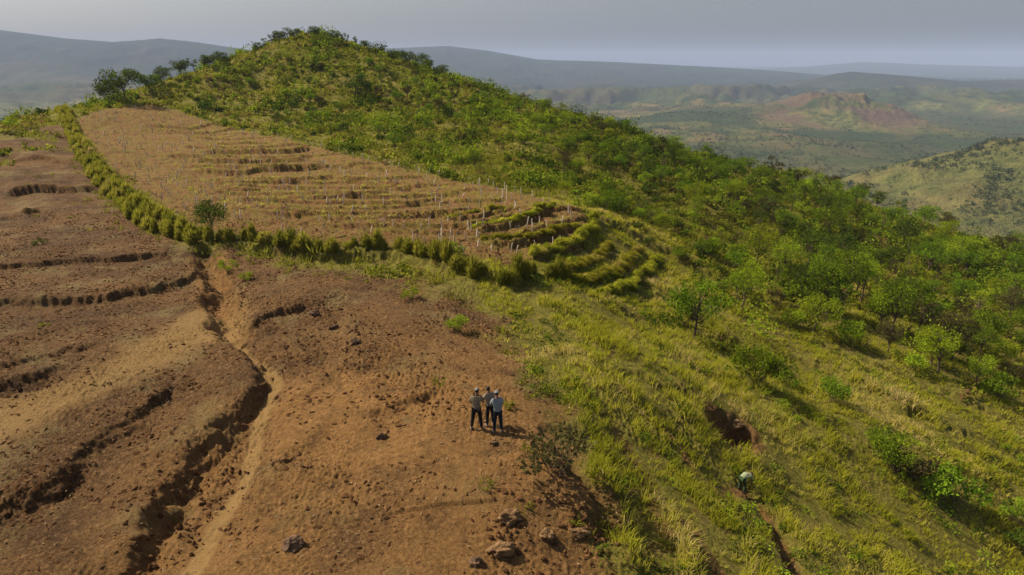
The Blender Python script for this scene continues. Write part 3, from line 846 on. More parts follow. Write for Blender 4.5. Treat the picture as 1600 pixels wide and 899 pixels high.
def hedge(name, line, label, h0, pieces, group='grass hedges along the field edge', dens=10, width=.55, hi=1.0, mt=None):
    L = np.hypot(*np.diff(line, axis=0).T).sum()
    seg = np.diff(line, axis=0); ll = np.hypot(seg[:, 0], seg[:, 1]); cum = np.concatenate([[0], np.cumsum(ll)])
    lanes = (-.5, .5) if width > .7 else (0.0,)
    SP = .80 if h0 > 1 else .42
    t = np.concatenate([np.arange(.3, L, SP) + rng.normal(0, .24, len(np.arange(.3, L, SP))) for _ in lanes])
    lane = np.concatenate([np.full(len(np.arange(.3, L, SP)), q) for q in lanes]); n = len(t)
    nv = np.gradient(line, axis=0); nx = np.interp(t, cum, -nv[:, 1]); ny = np.interp(t, cum, nv[:, 0]); nn = np.hypot(nx, ny) + 1e-6
    x = np.interp(t, cum, line[:, 0]); y = np.interp(t, cum, line[:, 1])
    # tussocks: pull towards centres
    c = np.round(t / 1.5) * 1.5 + .35 * np.sin(np.round(t / 1.5) * 7.1)
    bump = np.sqrt(np.clip(1 - (np.abs(t - c) / .95) ** 2, 0, 1)) * (.6 + .4 * np.sin(c * 3.3) ** 2)
    off = lane * width * 1.1 + rng.normal(0, .13, n); x = x + nx / nn * off; y = y + ny / nn * off
    gap = noise(t, t * 0 + 3, 3.3, 501 + int(L))
    k = (gap > -.55) | (rng.random(n) < .6)
    x, y, bump, gap, t = x[k], y[k], bump[k], gap[k], t[k]
    z = ground_h(x, y, False)
    h = h0 * rng.uniform(.48, 1.08, len(x)) * (1 + .2 * gap)
    tint = .42 + .3 * gap + rng.normal(0, .17, len(x))
    V, F, S, T = domes(x, y, z, h, (.40 + .42 * rng.random(len(x))) * (1.0 if h0 > 1 else .8), np.full(len(x), .055), tint, 420)
    o = link(name, mesh_np(name, V, F, S, mt or M_VETIVER, {'tint': T}), label=label, category='hedge', group=group)
    return o
hedge('grass_hedge', HEDGE_A, 'long tufted grass hedge between the bare left ground and the staked field', 1.35, 1, dens=26, width=.9)
hedge('grass_hedge', HEDGE_B, 'dense green grass hedge running from the lone sapling to the field corner', 1.45, 1, dens=17, width=.3)
TERR = [([(700, 344), (750, 336), (797, 328)], 'short faint grass strip, uppermost of the curved strips at the field tip'),
        ([(735, 359), (785, 354), (830, 341), (862, 325)], 'second grass strip from the top at the field tip, with a dark edge'),
        ([(755, 375), (800, 380), (850, 371), (902, 354)], 'low grass strip curving below the second one at the field tip'),
        ([(826, 406), (865, 396), (900, 383), (922, 362), (928, 340)], 'tall shaggy grass strip closing the field tip above the hedge corner'),
        ([(862, 433), (905, 419), (935, 403), (952, 383)], 'grass strip just outside the field tip, nearest the hedge end'),
        ([(885, 446), (940, 434), (975, 416), (998, 392)], 'middle grass strip of the three on the slope past the field tip'),
        ([(940, 460), (985, 444), (1015, 421), (1032, 400)], 'outermost grass strip on the slope past the field tip')]
for i, (p, lab) in enumerate(TERR):
    hedge('grass_strip', w(p), lab, [.45, .5, .45, .8, .6, .6, .6][i], 1, 'curved grass strips at the field tip', 16, .5, mt=M_GRASS)

def litter():
    # clods and straw on the worked soil
    x, y = area_pts(-42, 8, 13, 62, 30)
    mk = ground_masks(x, y)
    pn = fbm(x, y, 2.6, 3, 601)
    k = (mk[:, 0] < .5) & (rng.random(len(x)) < np.clip(.35 + .8 * pn, .04, 1) * (1 - .6 * mk[:, 1]) * (1 - mk[:, 3]))
    x, y = x[k], y[k]; n = len(x)
    z = ground_h(x, y, True)
    s = rng.uniform(.025, .095, n) * np.where(rng.random(n) < .03, 1.5, 1)
    base = np.array([[1, 0, 0], [-.5, .87, 0], [-.5, -.87, 0], [.1, .1, .8], [.5, .8, .35], [-.9, 0, .4]])
    tri = np.array([[0, 4, 3], [4, 1, 3], [1, 5, 3], [5, 2, 3], [2, 0, 3], [0, 1, 4], [1, 2, 5]])
    a = rng.uniform(0, 2 * math.pi, n); ca, sa = np.cos(a), np.sin(a)
    j = base[None] * (1 + rng.normal(0, .25, (n, 6, 3)))
    j = j * s[:, None, None] * np.array([1.4, .9, .8])
    X = j[..., 0] * ca[:, None] - j[..., 1] * sa[:, None] + x[:, None]
    Y = j[..., 0] * sa[:, None] + j[..., 1] * ca[:, None] + y[:, None]
    V = np.stack([X, Y, j[..., 2] + z[:, None] - .008], -1).reshape(-1, 3)
    F = (tri[None] + (np.arange(n) * 6)[:, None, None]).ravel()
    T = np.repeat(rng.random(n), 6)
    link('soil_clods', mesh_np('soil_clods', V, F, np.full(n * 7, 3), M_CLOD, {'tint': T}), kind='stuff')
    x, y = area_pts(-70, 10, 13, 95, 9)
    mk = ground_masks(x, y)
    k = (mk[:, 0] < .6) & (rng.random(len(x)) < np.clip(.5 + .7 * fbm(x, y, 4, 3, 611), .05, 1) * (1 - mk[:, 1] * .7))
    x, y = x[k], y[k]; n = len(x)
    z = ground_h(x, y, True) + .03
    a = rng.uniform(0, 2 * math.pi, n) ; l = rng.uniform(.06, .20, n) * .5; wd = rng.uniform(.012, .03, n)
    tl = rng.normal(0, .2, n)
    dx, dy = np.cos(a) * l, np.sin(a) * l; wx, wy = -np.sin(a) * wd, np.cos(a) * wd
    V = np.stack([np.stack([x - dx, y - dy, z - tl * l], -1), np.stack([x + wx, y + wy, z + .015], -1), np.stack([x + dx, y + dy, z + tl * l + .02], -1), np.stack([x - wx, y - wy, z], -1)], 1).reshape(-1, 3)
    T = np.repeat(rng.random(n), 4)
    link('straw_litter', mesh_np('straw_litter', V, np.arange(4 * n), np.full(n, 4), M_DRY, {'tint': T}), kind='stuff')
litter()

def rubble():
    import bmesh
    X = []
    for cu, cv, r_, n in ((860, 850, 2.0, 150), (800, 880, 1.6, 60), (520, 530, 3.0, 130), (600, 590, 3.0, 90), (640, 645, 1.6, 60), (320, 760, 1.6, 120), (265, 830, 1.0, 60), (470, 480, 1.5, 40), (100, 760, 1.2, 60), (200, 670, 1.6, 40), (40, 610, 1.6, 60), (335, 450, 1.3, 80), (1150, 690, 1.1, 60), (925, 830, .9, 60)):
        p = w([(cu, cv)])[0]
        a_ = rng.uniform(0, 6.283, n); q = r_ * np.sqrt(rng.random(n))
        X.append(np.stack([p[0] + q * np.cos(a_), p[1] + q * np.sin(a_)], 1))
    X = np.vstack(X); n = len(X)
    bm = bmesh.new(); bmesh.ops.create_icosphere(bm, subdivisions=1, radius=1)
    B = np.array([q.co[:] for q in bm.verts]); Fc = np.array([[q.index for q in f.verts] for f in bm.faces]); bm.free()
    z = ground_h(X[:, 0], X[:, 1], True)
    s = .03 + .075 * rng.random(n) ** 2.5
    j = B[None] * (1 + rng.normal(0, .22, (n, len(B), 1))) * (s[:, None] * rng.uniform(.6, 1.3, (n, 3)))[:, None, :]
    V = (j + np.stack([X[:, 0], X[:, 1], z + s * .15], 1)[:, None]).reshape(-1, 3)
    F = (Fc[None] + (np.arange(n) * len(B))[:, None, None]).ravel()
    link('rubble', mesh_np('rubble', V, F, np.full(n * len(Fc), 3), M_CLOD, {'tint': np.repeat(rng.random(n) * .8, len(B))}), kind='stuff')
rubble()

# ------------------------------------------------------------------ trees and shrubs
def tube(p0, p1, r0, r1, n=5, bend=None, segs=3):
    p0, p1 = np.array(p0, float), np.array(p1, float)
    d = p1 - p0; d = d / (np.linalg.norm(d) + 1e-9)
    a = np.cross(d, [0.3, .9, .1]); a /= np.linalg.norm(a); b = np.cross(d, a)
    V = []
    for i in range(segs + 1):
        t = i / segs
        c = p0 + (p1 - p0) * t + (np.array(bend) * math.sin(math.pi * t) if bend is not None else 0)
        rr = r0 + (r1 - r0) * t
        for j in range(n):
            th = 2 * math.pi * j / n
            V.append(c + rr * (math.cos(th) * a + math.sin(th) * b))
    F = []
    for i in range(segs):
        for j in range(n):
            k = (j + 1) % n
            F.append((i * n + j, i * n + k, (i + 1) * n + k, (i + 1) * n + j))
    return V, F

def make_tree_meshes(kind, seed, leafmat):
    """kind -> trunk mesh and crown mesh of unit scale 1 = metres"""
    rs = np.random.default_rng(seed)
    K = dict(round=(3.9, 1.25, 1.75, 1.25, 22, 95, .13, .085), tall=(5.4, 1.5, 1.9, 1.9, 24, 85, .14, .10), loose=(4.4, 1.2, 1.6, 1.6, 13, 80, .12, .075),
             bushy=(2.6, .25, 1.35, 1.15, 18, 80, .13, .06), shrub=(1.5, .1, .95, .7, 12, 62, .11, .035), skinny=(3.6, 1.0, .9, 1.4, 10, 60, .12, .06))[kind]
    Ht, clear, R, Rz, nc, nl, ls, tr = K
    V, F = [], []
    def add(vf):
        o = len(V); V.extend(vf[0]); F.extend([tuple(o + i for i in f) for f in vf[1]])
    cz = clear + (Ht - clear) * .52
    ld = rs.normal(0, .12, 2) * Ht * .4
    top = np.array([ld[0], ld[1], cz])
    fork = np.array([ld[0] * .5, ld[1] * .5, clear * .8 + .1])
    stems = 1 if kind in ('round', 'tall', 'loose', 'skinny') else 4
    if stems == 1:
        add(tube((0, 0, -.3), fork, tr * 1.25, tr * .85, 7, (rs.normal(0, .03), rs.normal(0, .03), 0)))
        add(tube(fork, top + [0, 0, Rz * .4], tr * .85, tr * .25, 6, (rs.normal(0, .1), rs.normal(0, .1), 0)))
    C = []
    for i in range(nc):
        for _ in range(30):
            d = rs.normal(0, 1, 3); d /= np.linalg.norm(d)
            q = rs.uniform(.35, .95) ** .7
            c = np.array([d[0] * R * q, d[1] * R * q, d[2] * Rz * q * (1 if d[2] > 0 else .75)]) + [ld[0], ld[1], cz]
            if c[2] > clear * .9 + .1 and all(np.linalg.norm(c - o[:3]) > R * .28 for o in C): break
        C.append(np.array([*c, rs.uniform(.24, .48) * R * (1.0 if kind != 'loose' else .8)]))
        st = (fork + (top - fork) * rs.uniform(0, .8)) if stems == 1 else np.array([rs.normal(0, .1), rs.normal(0, .1), -.15])
        mid = (0, 0, -.08 * Ht) if rs.random() < .5 else (0, 0, .05 * Ht)
        add(tube(st, c, tr * rs.uniform(.28, .5), .012, 4, mid, 3))
    C = np.array(C)
    me_t = mesh_np(f'trunk_{kind}', np.array(V), np.array([i for f in F for i in f]), np.full(len(F), 4), M_BARK, None, True)
    # leaves: sprays that leave each clump centre
    vs, ts = [], []
    for c in C:
        n = int(nl * rs.uniform(.7, 1.3) * (c[3] / (.36 * R)) ** 1.6)
        d = rs.normal(0, 1, (n, 3)); d[:, 2] = d[:, 2] * .75 + .1; d /= np.linalg.norm(d, axis=1, keepdims=True)
        q = rs.uniform(.25, 1.12, n) ** .6 * c[3]
        p = c[:3] + d * q[:, None] * [1, 1, .72]
        ax = d + rs.normal(0, .6, (n, 3)); ax /= np.linalg.norm(ax, axis=1, keepdims=True)
        sd = np.cross(ax, rs.normal(0, 1, (n, 3))); sd /= np.linalg.norm(sd, axis=1, keepdims=True)
        s = ls * rs.uniform(.6, 1.4, n)[:, None]
        vs.append(np.stack([p - ax * s * .3, p + sd * s * .42, p + ax * s, p - sd * s * .42], 1).reshape(-1, 3))
        ts.append(np.repeat(np.clip(rs.normal(.5, .2) + rs.normal(0, .2, n), 0, 1), 4))
    Vc = np.vstack(vs); T = np.concatenate(ts)
    me_c = mesh_np(f'crown_{kind}', Vc, np.arange(len(Vc)), np.full(len(Vc) // 4, 4), leafmat, {'tint': T})
    return me_t, me_c, Ht

PROTO = {}
for kd, nseed in (('round', 3), ('tall', 4), ('loose', 3), ('bushy', 4), ('shrub', 4), ('skinny', 3)):
    for s in range(nseed):
        t_, c_, H_ = make_tree_meshes(kd, 1000 + 37 * s + len(kd) * 7, M_LEAVES[1])
        vs_ = []
        for mi in range(4):
            cc = c_ if mi == 1 else c_.copy()
            if mi != 1: cc.materials[0] = M_LEAVES[mi]
            vs_.append(cc)
        PROTO.setdefault(kd, []).append((t_, vs_, H_))
LOOK = {'round': 'rounded', 'tall': 'tall leafy', 'loose': 'open-crowned', 'bushy': 'bushy', 'shrub': 'low', 'skinny': 'slender'}
COLR = ['dark green', 'mid green', 'yellow-green', 'brownish green']

def plant(kind, colour, x, y, height, label, group=None, seed=None):
    i = random.randrange(len(PROTO[kind])) if seed is None else seed
    tm, cms, H0 = PROTO[kind][i]
    z = float(ground_h(np.array([x]), np.array([y]), False)[0])
    nm, cat = ('shrub', 'shrub') if kind in ('shrub', 'bushy') else ('tree', 'tree')
    root = bpy.data.objects.new(nm, None); COL.objects.link(root)
    root.location = (x, y, z - .03)
    s = height / H0
    root.scale = (s * random.uniform(.9, 1.15), s * random.uniform(.9, 1.15), s)
    root.rotation_euler = (random.gauss(0, .05), random.gauss(0, .05), random.uniform(0, 6.28))
    root['label'] = label; root['category'] = cat
    if group: root['group'] = group
    for n_, m_ in (('stem' if cat == 'shrub' else 'trunk', tm), ('crown', cms[colour])):
        o = bpy.data.objects.new(n_, m_); COL.objects.link(o); o.parent = root
    return root

# trees one can point at: (kind, colour, u, v of the foot, height m, label)
NAMED = [
    ('round', 1, 1083, 533, 4.3, 'round dense tree on a thin dark trunk at the top of the bright grass slope'),
    ('bushy', 1, 1182, 604, 2.6, 'wide dark leafy shrub on the grass below the round dense tree'),
    ('tall', 1, 1292, 500, 5.4, 'big loose leafy tree behind the wide shrub, its crown spreading over the bushes'),
    ('tall', 1, 1392, 528, 5.2, 'spreading tree on a pale leaning bare trunk with a long shadow across the grass'),
    ('loose', 3, 1487, 565, 4.4, 'thin sparse tree with a forked trunk beyond the tree with the pale leaning trunk'),
    ('bushy', 1, 1390, 735, 2.3, 'leafy shrub with a short dark stem on the grass right of the dug pit'),
    ('shrub', 1, 1487, 790, 2.1, 'bright leafy shrub downhill of the short-stemmed shrub'),
    ('round', 0, 333, 374, 3.1, 'lone sapling with a thin trunk standing at the bend of the grass hedge'),
    ('round', 0, 198, 163, 7.0, 'largest dark round tree on the left skyline, with a visible trunk'),
    ('bushy', 0, 172, 162, 4.4, 'low dark bushy shrub at the left end of the skyline trees'),
    ('round', 0, 838, 163, 4.2, 'dark rounded tree standing clear on the skyline of the long right-hand ridge'),
    ('round', 1, 1177, 262, 3.6, 'single rounded tree against the valley where the ridge flattens'),
    ('bushy', 0, 555, 150, 4.2, 'darkest clump of foliage in the gully just under the summit'),
    ('shrub', 3, 868, 742, 1.8, 'scraggy brown and green shrub on the eroded edge beside the three people'),
    ('shrub', 1, 708, 405, 1.3, 'small upright leafy plant on top of the hedge near the field corner'),
    ('shrub', 0, 1010, 305, 1.8, 'dark shrub above the tip of the planted field'),
    ('shrub', 0, 67, 382, .55, 'larger of the two dark tufts alone on the bare left ground'),
    ('shrub', 0, 54, 384, .4, 'smaller of the two dark tufts alone on the bare left ground'),
    ('shrub', 3, 50, 338, .8, 'brownish tuft growing on a low bank on the bare left ground'),
    ('shrub', 2, 357, 428, 1.0, 'bright leafy clump on the lip of the gully below the hedge'),
    ('shrub', 2, 385, 440, .7, 'low bright clump trailing down beside the gully'),
    ('shrub', 2, 712, 520, .9, 'yellow-green sprawling shrub where the bare ground meets the weeds'),
    ('shrub', 2, 640, 470, .8, 'yellow-green tuft just below the hedge, left of the sprawling shrub'),
    ('bushy', 1, 1290, 490, 2.9, 'bushy undergrowth shrub against the foot of the big loose tree'),
    ('tall', 1, 1320, 470, 4.8, 'tall tree directly behind the big loose tree on the slope'),
    ('round', 1, 1425, 500, 3.6, 'dark rounded tree touching the right side of the tree with the pale leaning trunk'),
]
for k, (kd, cl, u, v, h, lab) in enumerate(NAMED):
    p = g1(u, v)
    plant(kd, cl, p[0], p[1], h, lab, seed=k % 3)

SKY_PTS = [(238, 140, 3.6), (247, 132, 2.5), (258, 130, 3.8), (284, 120, 3.8), (292, 116, 3.0), (306, 112, 3.6), (318, 108, 3.2), (326, 107, 3.4), (345, 103, 3.2), (355, 100, 2.4),
           (405, 80, 2.6), (414, 77, 3.0), (424, 71, 3.6), (437, 66, 3.4), (451, 63, 3.8), (460, 61, 3.2), (485, 60, 3.3), (494, 60, 3.4), (507, 61, 2.0), (522, 63, 3.0), (535, 66, 2.8), (541, 67, 2.6), (555, 72, 2.8), (570, 76, 2.6), (581, 80, 2.8), (597, 84, 2.6),
           (617, 92, 2.8), (628, 94, 2.8), (640, 100, 3.2), (660, 105, 3.6), (668, 108, 3.0), (690, 117, 2.6)]
ORD = ['first', 'second', 'third', 'fourth', 'fifth', 'sixth', 'seventh', 'eighth', 'ninth', 'tenth', 'eleventh', 'twelfth', 'thirteenth', 'fourteenth', 'fifteenth', 'sixteenth']
grp = {'a': 'trees on the left skyline below the summit', 'b': 'trees on the summit skyline', 'c': 'trees on the skyline right of the summit'}
cnt = {'a': 0, 'b': 0, 'c': 0}
for (u, v, h) in SKY_PTS:
    k = 'a' if u < 380 else ('b' if u < 605 else 'c')
    i = cnt[k]; cnt[k] += 1
    p = g1(u, v + 5)
    kd = random.choice(['bushy', 'round', 'skinny'] if k != 'b' else ['skinny', 'round', 'loose', 'skinny', 'round'])
    lab = {'a': f'{ORD[i]} small dark tree up the left skyline, counting from the large round tree',
           'b': f'{ORD[i]} thin dark tree from the left along the summit skyline',
           'c': f'{ORD[i]} small dark tree down the skyline just right of the summit'}[k]
    plant(kd, 0, p[0], p[1], h * 1.05, lab, grp[k])

def region_phrase(u, v):
    if v < 190 and u < 640: return 'under the summit'
    if u < 820: return 'above the staked field'
    if u < 1000: return 'above the field tip' if v > 240 else 'high on the long right ridge'
    if u < 1250: return 'on the slope before the valley' if v < 380 else 'on the open mid slope'
    if v < 420: return 'on the wooded right crest'
    if v < 620: return 'on the wooded right slope'
    return 'on the lower right grass'

def woods():
    pts = []
    def cand(n, poly, minr):
        c = 0
        W = w(poly)
        x0, y0 = W.min(0); x1, y1 = W.max(0)
        tries = 0
        while c < n and tries < n * 60:
            tries += 1
            x, y = random.uniform(x0, x1), random.uniform(y0, y1)
            if not inside(np.array([x]), np.array([y]), W)[0]: continue
            if any((x - a) ** 2 + (y - b) ** 2 < minr ** 2 for a, b in pts[-260:]): continue
            pts.append((x, y)); c += 1
            yield x, y
    T = lambda a, b: sorted({'dense': 0})
    nt = ns = 0
    # (polygon in the survey picture, trees, shrubs, height range)
    zones = [
        ([(1000, 235), (1200, 275), (1400, 340), (1600, 402), (1700, 470), (1600, 540), (1400, 460), (1300, 420), (1150, 370), (1000, 320)], 125, 60, (2.2, 4.4)),
        ([(1150, 380), (1400, 450), (1700, 560), (1700, 700), (1480, 610), (1350, 560), (1230, 540), (1130, 470)], 34, 45, (2.4, 4.4)),
        ([(640, 112), (830, 165), (1000, 214), (1020, 300), (880, 270), (700, 200), (560, 130)], 52, 75, (1.8, 3.6)),
        ([(400, 90), (480, 66), (600, 92), (700, 180), (860, 290), (700, 270), (520, 215), (400, 190), (260, 150), (330, 115)], 26, 80, (1.6, 3.0)),
        ([(880, 290), (1000, 325), (1150, 385), (1130, 460), (1010, 380), (900, 320)], 8, 28, (1.8, 3.0)),
        ([(1200, 590), (1400, 660), (1600, 740), (1650, 899), (1500, 870), (1350, 800)], 0, 6, (1.0, 1.4)),
    ]
    for poly, n_t, n_s, (h0, h1) in zones:
        for kindset, n, tree in ((('round', 'tall', 'tall', 'loose', 'skinny'), n_t, True), (('bushy', 'shrub', 'shrub'), n_s, False)):
            for x, y in cand(n, poly, 1.5 if tree else 1.0):
                z = float(tps(np.array([x]), np.array([y]))[0])
                u, v = to_pix(x, y, z)
                kd = random.choice(kindset)
                n0 = float(noise(np.array([x]), np.array([y]), 14, 71)[0])
                cl = random.choices([0, 1, 2, 3], [.22 - .2 * n0, .38, .30 + .4 * n0, .11])[0] if random.random() < .9 else 1
                h = random.uniform(h0, h1) if tree else random.uniform(.9, 2.2) * (1 if kd == 'bushy' else .8)
                size = ('tall' if h > .5 * (h0 + h1) + .35 else 'small' if h < .5 * (h0 + h1) - .35 else 'middling') if tree else ('large' if h > 1.5 else 'small')
                noun = 'tree' if tree else 'shrub'
                lk = {'round': 'round-crowned', 'tall': 'full-crowned', 'loose': 'open-crowned', 'skinny': 'narrow', 'bushy': 'bushy', 'shrub': 'spreading'}[kd]
                ph = region_phrase(float(u), float(v))
                plant(kd, cl, x, y, h, f'{size} {lk} {COLR[cl]} {noun} {ph}', f'{noun}s {ph}')
woods()

def number_repeats():
    # where several plants still read alike, say which one it is, counted from the left of the view
    by = {}
    bpy.context.view_layer.update()
    for o in COL.objects:
        if o.parent is None and o.get('category') in ('tree', 'shrub'): by.setdefault(o['label'], []).append(o)
    words = ['two', 'three', 'four', 'five', 'six', 'seven', 'eight', 'nine', 'ten', 'eleven', 'twelve', 'thirteen', 'fourteen', 'fifteen', 'sixteen']
    for lab, os_ in by.items():
        n = len(os_)
        if n == 1 or n > 16: continue
        os_.sort(key=lambda o: float(to_pix(o.location.x, o.location.y, o.location.z)[0]))
        for i, o in enumerate(os_):
            o['label'] = lab + (', ' + ('left' if i == 0 else 'right') + ' one of two' if n == 2 else f', {ORD[i]} of {words[n - 2]} from left')
number_repeats()

# ------------------------------------------------------------------ far woodland (reads as one mass)
def woodland():
    n = 150000
    r = np.exp(rng.uniform(math.log(330), math.log(3000), n)); a = rng.uniform(math.radians(4), math.radians(46), n)
    k0 = rng.random(n) < .8
    x = r * np.sin(a); y = r * np.cos(a)
    z = ground_h(x, y)
    kk = np.exp(-.5 * (((x - 620) / 260) ** 2 + ((y - 690) / 260) ** 2))
    red = np.exp(-.5 * (((x - 1000) / 190) ** 2 + ((y - 1950) / 190) ** 2))
    f = fbm(x, y, 170, 4, 801)
    d = np.clip(.3 + .9 * f, 0, 1) * (1 - .75 * np.clip(kk * 1.5, 0, 1)) * (1 - .9 * np.clip(red * 1.6, 0, 1))
    d += .9 * np.clip(kk, 0, 1) * sst(.1, .35, fbm(x, y, 70, 3, 803))
    k = rng.random(n) < d * np.where(r > 1300, .4, .55)
    x, y, z = x[k], y[k], z[k]
    rr = np.hypot(x, y)
    R = rng.uniform(1.0, 2.6, len(x)) * (1 + rr / 6000)
    V, F, S, T = leafy_patch(x, y, z - .3, R, R * 1.5, 11, R * .42, np.clip(rng.normal(.45, .2, len(x)), 0, 1))
    link('woodland', mesh_np('woodland', V, F, S, M_WOOD, {'tint': T}), kind='stuff')
woodland()

# ------------------------------------------------------------------ stakes in the field
def stakes():
    me = []
    for s in range(5):
        rs = random.Random(s)
        V, F = tube((0, 0, -.1), (rs.gauss(0, .05), rs.gauss(0, .05), 1.0), .042, .034, 5, (rs.gauss(0, .03), rs.gauss(0, .03), 0), 3)
        V = list(V); F = list(F)
        b = len(V) - 5
        F.append(tuple(range(b, b + 5)))
        if s in (1, 3):     # a bent side stalk
            V2, F2 = tube((0, 0, .45), (rs.choice([-1, 1]) * .16, .05, .75), .016, .008, 4, (0, 0, .03), 2)
            o = len(V); V += list(V2); F += [tuple(o + i for i in f) for f in F2]
        me.append(mesh_np('stake', np.array(V), np.array([i for f in F for i in f]), np.array([len(f) for f in F]), M_STAKE))
    spots = []
    # rows parallel to the terraces
    for k in range(30000):
        if len(spots) >= 242: break
        u = random.uniform(150, 905); v = random.uniform(172, 420)
        p = w([(u, v)])[0]
        if sdf_field(np.array([p[0]]), np.array([p[1]]))[0] > -.7: continue
        if v > 345 and u < 650 and random.random() < .45: continue
        if any(abs(u - a) < 7 and abs(v - b) < 4 for a, b, *_ in spots): continue
        spots.append((u, v, p))
    for u, v, p in spots:
        z = float(ground_h(p[:1], p[1:2], True)[0])
        o = link('stake', random.choice(me), category='stake', group='pale stakes standing in the terraced field')
        h = random.uniform(.45, .9)
        wd = .75 + math.hypot(p[0], p[1]) / 115; o.location = (p[0], p[1], z); o.scale = (wd, wd, h); o.rotation_euler = (random.gauss(0, .1), random.gauss(0, .1), random.uniform(0, 6.3))
        where = 'on the upper field terraces' if v < 260 else ('on the field beside the hedge' if v > 345 else ('between the curved grass strips' if u > 690 else 'on the middle field terraces'))
        side = 'towards its left edge' if u < 380 else ('towards its right end' if u > 600 else 'midway along')
        where = 'between the curved grass strips' if u > 690 and v > 320 else where + ' ' + side
        o['label'] = ('tall' if h > .68 else 'short') + (' pale stake with side shoot ' if o.data in (me[1], me[3]) else ' plain pale stake ') + where
    line = [(395, 205), (480, 226), (600, 257), (720, 284), (830, 305)]
    W = w(line); seg = np.diff(W, axis=0); ll = np.hypot(seg[:, 0], seg[:, 1]); cum = np.concatenate([[0], np.cumsum(ll)])
    for t in np.linspace(0, cum[-1], 46):
        x = np.interp(t, cum, W[:, 0]) + random.gauss(0, .25); y = np.interp(t, cum, W[:, 1]) + random.gauss(0, .2)
        z = float(ground_h(np.array([x]), np.array([y]), True)[0])
        o = link('stake', me[0], category='stake', group='stakes lining the upper edge of the field', label='pale stake in the straight line along the upper field edge')
        o.location = (x, y, z); o.scale = (1.2, 1.2, random.uniform(.55, .8)); o.rotation_euler = (random.gauss(0, .06), random.gauss(0, .06), random.uniform(0, 6.3))
stakes()

def stubble():
    x, y = area_pts(-90, 12, 40, 135, .75)
    k = (sdf_field(x, y) < -.3) & (rng.random(len(x)) < np.clip(.5 + .8 * fbm(x, y, 6, 3, 701), .05, 1))
    x, y = x[k], y[k]
    z = ground_h(x, y, True)
    V, F, S, T = blades(x, y, z, rng.uniform(.15, .5, len(x)), np.full(len(x), .085), np.full(len(x), .35), rng.uniform(.4, 1, len(x)), 2, np.full(len(x), .2), True)
    link('dry_stubble', mesh_np('dry_stubble', V, F, S, M_STALK, {'tint': T}), kind='stuff')
stubble()

# ------------------------------------------------------------------ rocks
def rock(u, v, sx, sy, sz, label, m=None, sink=.25, rot=0.0, seed=0):
    import bmesh
    bm = bmesh.new()
    bmesh.ops.create_icosphere(bm, subdivisions=4, radius=1.0)
    P_ = np.array([vv.co[:] for vv in bm.verts])
    rs = np.random.default_rng(seed + 5)
    # chip with planes, then roughen
    for _ in range(9):
        nrm = rs.normal(0, 1, 3); nrm /= np.linalg.norm(nrm); dd = rs.uniform(.62, .88)
        o = P_ @ nrm - dd; P_ -= np.clip(o, 0, None)[:, None] * nrm
    nz = fbm(P_[:, 0] * 1.0 + P_[:, 2] * .7 + seed, P_[:, 1] + P_[:, 2] * .9, .7, 4, seed)
    P_ *= (1 + .26 * nz)[:, None]
    for vv, q in zip(bm.verts, P_): vv.co = (q[0] * sx, q[1] * sy, q[2] * sz)
    me = bpy.data.meshes.new('rock'); bm.to_mesh(me); bm.free()
    me.materials.append(m or M_ROCK)
    p = g1(u, v)
    o = link('rock', me, label=label, category='rock', group='rocks lying on the bare ground')
    o.location = (p[0], p[1], p[2] + sz * (1 - sink) - sz * .35); o.rotation_euler = (random.gauss(0, .15), random.gauss(0, .15), rot)
rock(459, 857, .32, .29, .28, 'dark rounded boulder alone on the smooth bare ground', M_ROCKD, .25, .3, 1)
rock(795, 815, .40, .30, .32, 'upper pale rock on the eroded edge, with a dark shadow', None, .5, .6, 2)
rock(782, 868, .44, .32, .27, 'lower broad pale rock on the eroded edge', None, .5, .4, 3)
rock(855, 842, .26, .22, .2, 'small rock between the broad pale rock and the flat one', None, .5, 1.0, 4)
rock(905, 835, .36, .22, .18, 'flat rock nearest the grass on the eroded edge', None, .5, .3, 5)
rock(742, 885, .2, .22, .18, 'little grey rock left of the broad pale rock', M_ROCKD, .3, 0, 6)
rock(492, 494, .30, .24, .20, 'upper dark rock at the end of the short bank', M_ROCKD, .3, .2, 7)
rock(521, 514, .26, .2, .17, 'dark rock a little downhill of the short bank', M_ROCKD, .3, .5, 8)
rock(556, 540, .26, .2, .18, 'dark rock at the lower end of the stony line', M_ROCKD, .3, .9, 9)
rock(597, 684, .26, .18, .16, 'small brown rock below the dark crack left of the people', M_ROCKD, .4, .9, 10)
rock(770, 636 + 58, .20, .16, .13, 'fist-sized pale stone right at the heels of the group', None, .3, .9, 11)
rock(1148, 668, .45, .35, .3, 'lump of brown earth left standing in the dug pit', M_ROCK, .4, .4, 16)

# ------------------------------------------------------------------ people
def skin(name, verts, edges, radii, material, parent, root=0, lv=2):
    me = bpy.data.meshes.new(name)
    me.from_pydata([tuple(v) for v in verts], edges, [])
    o = bpy.data.objects.new(name, me); COL.objects.link(o)
    md = o.modifiers.new('s', 'SKIN'); md.use_smooth_shade = True
    for i, r in enumerate(radii):
        sv = me.skin_vertices[0].data[i]
        sv.radius = (r, r) if not isinstance(r, tuple) else r
        sv.use_root = (i == root)
    sb = o.modifiers.new('u', 'SUBSURF'); sb.levels = lv; sb.render_levels = lv
    dg = bpy.context.evaluated_depsgraph_get()
    nm = bpy.data.meshes.new_from_object(o.evaluated_get(dg))
    nm.name = name; nm.materials.clear(); nm.materials.append(material)
    bpy.data.objects.remove(o)
    return link(name, nm, parent)

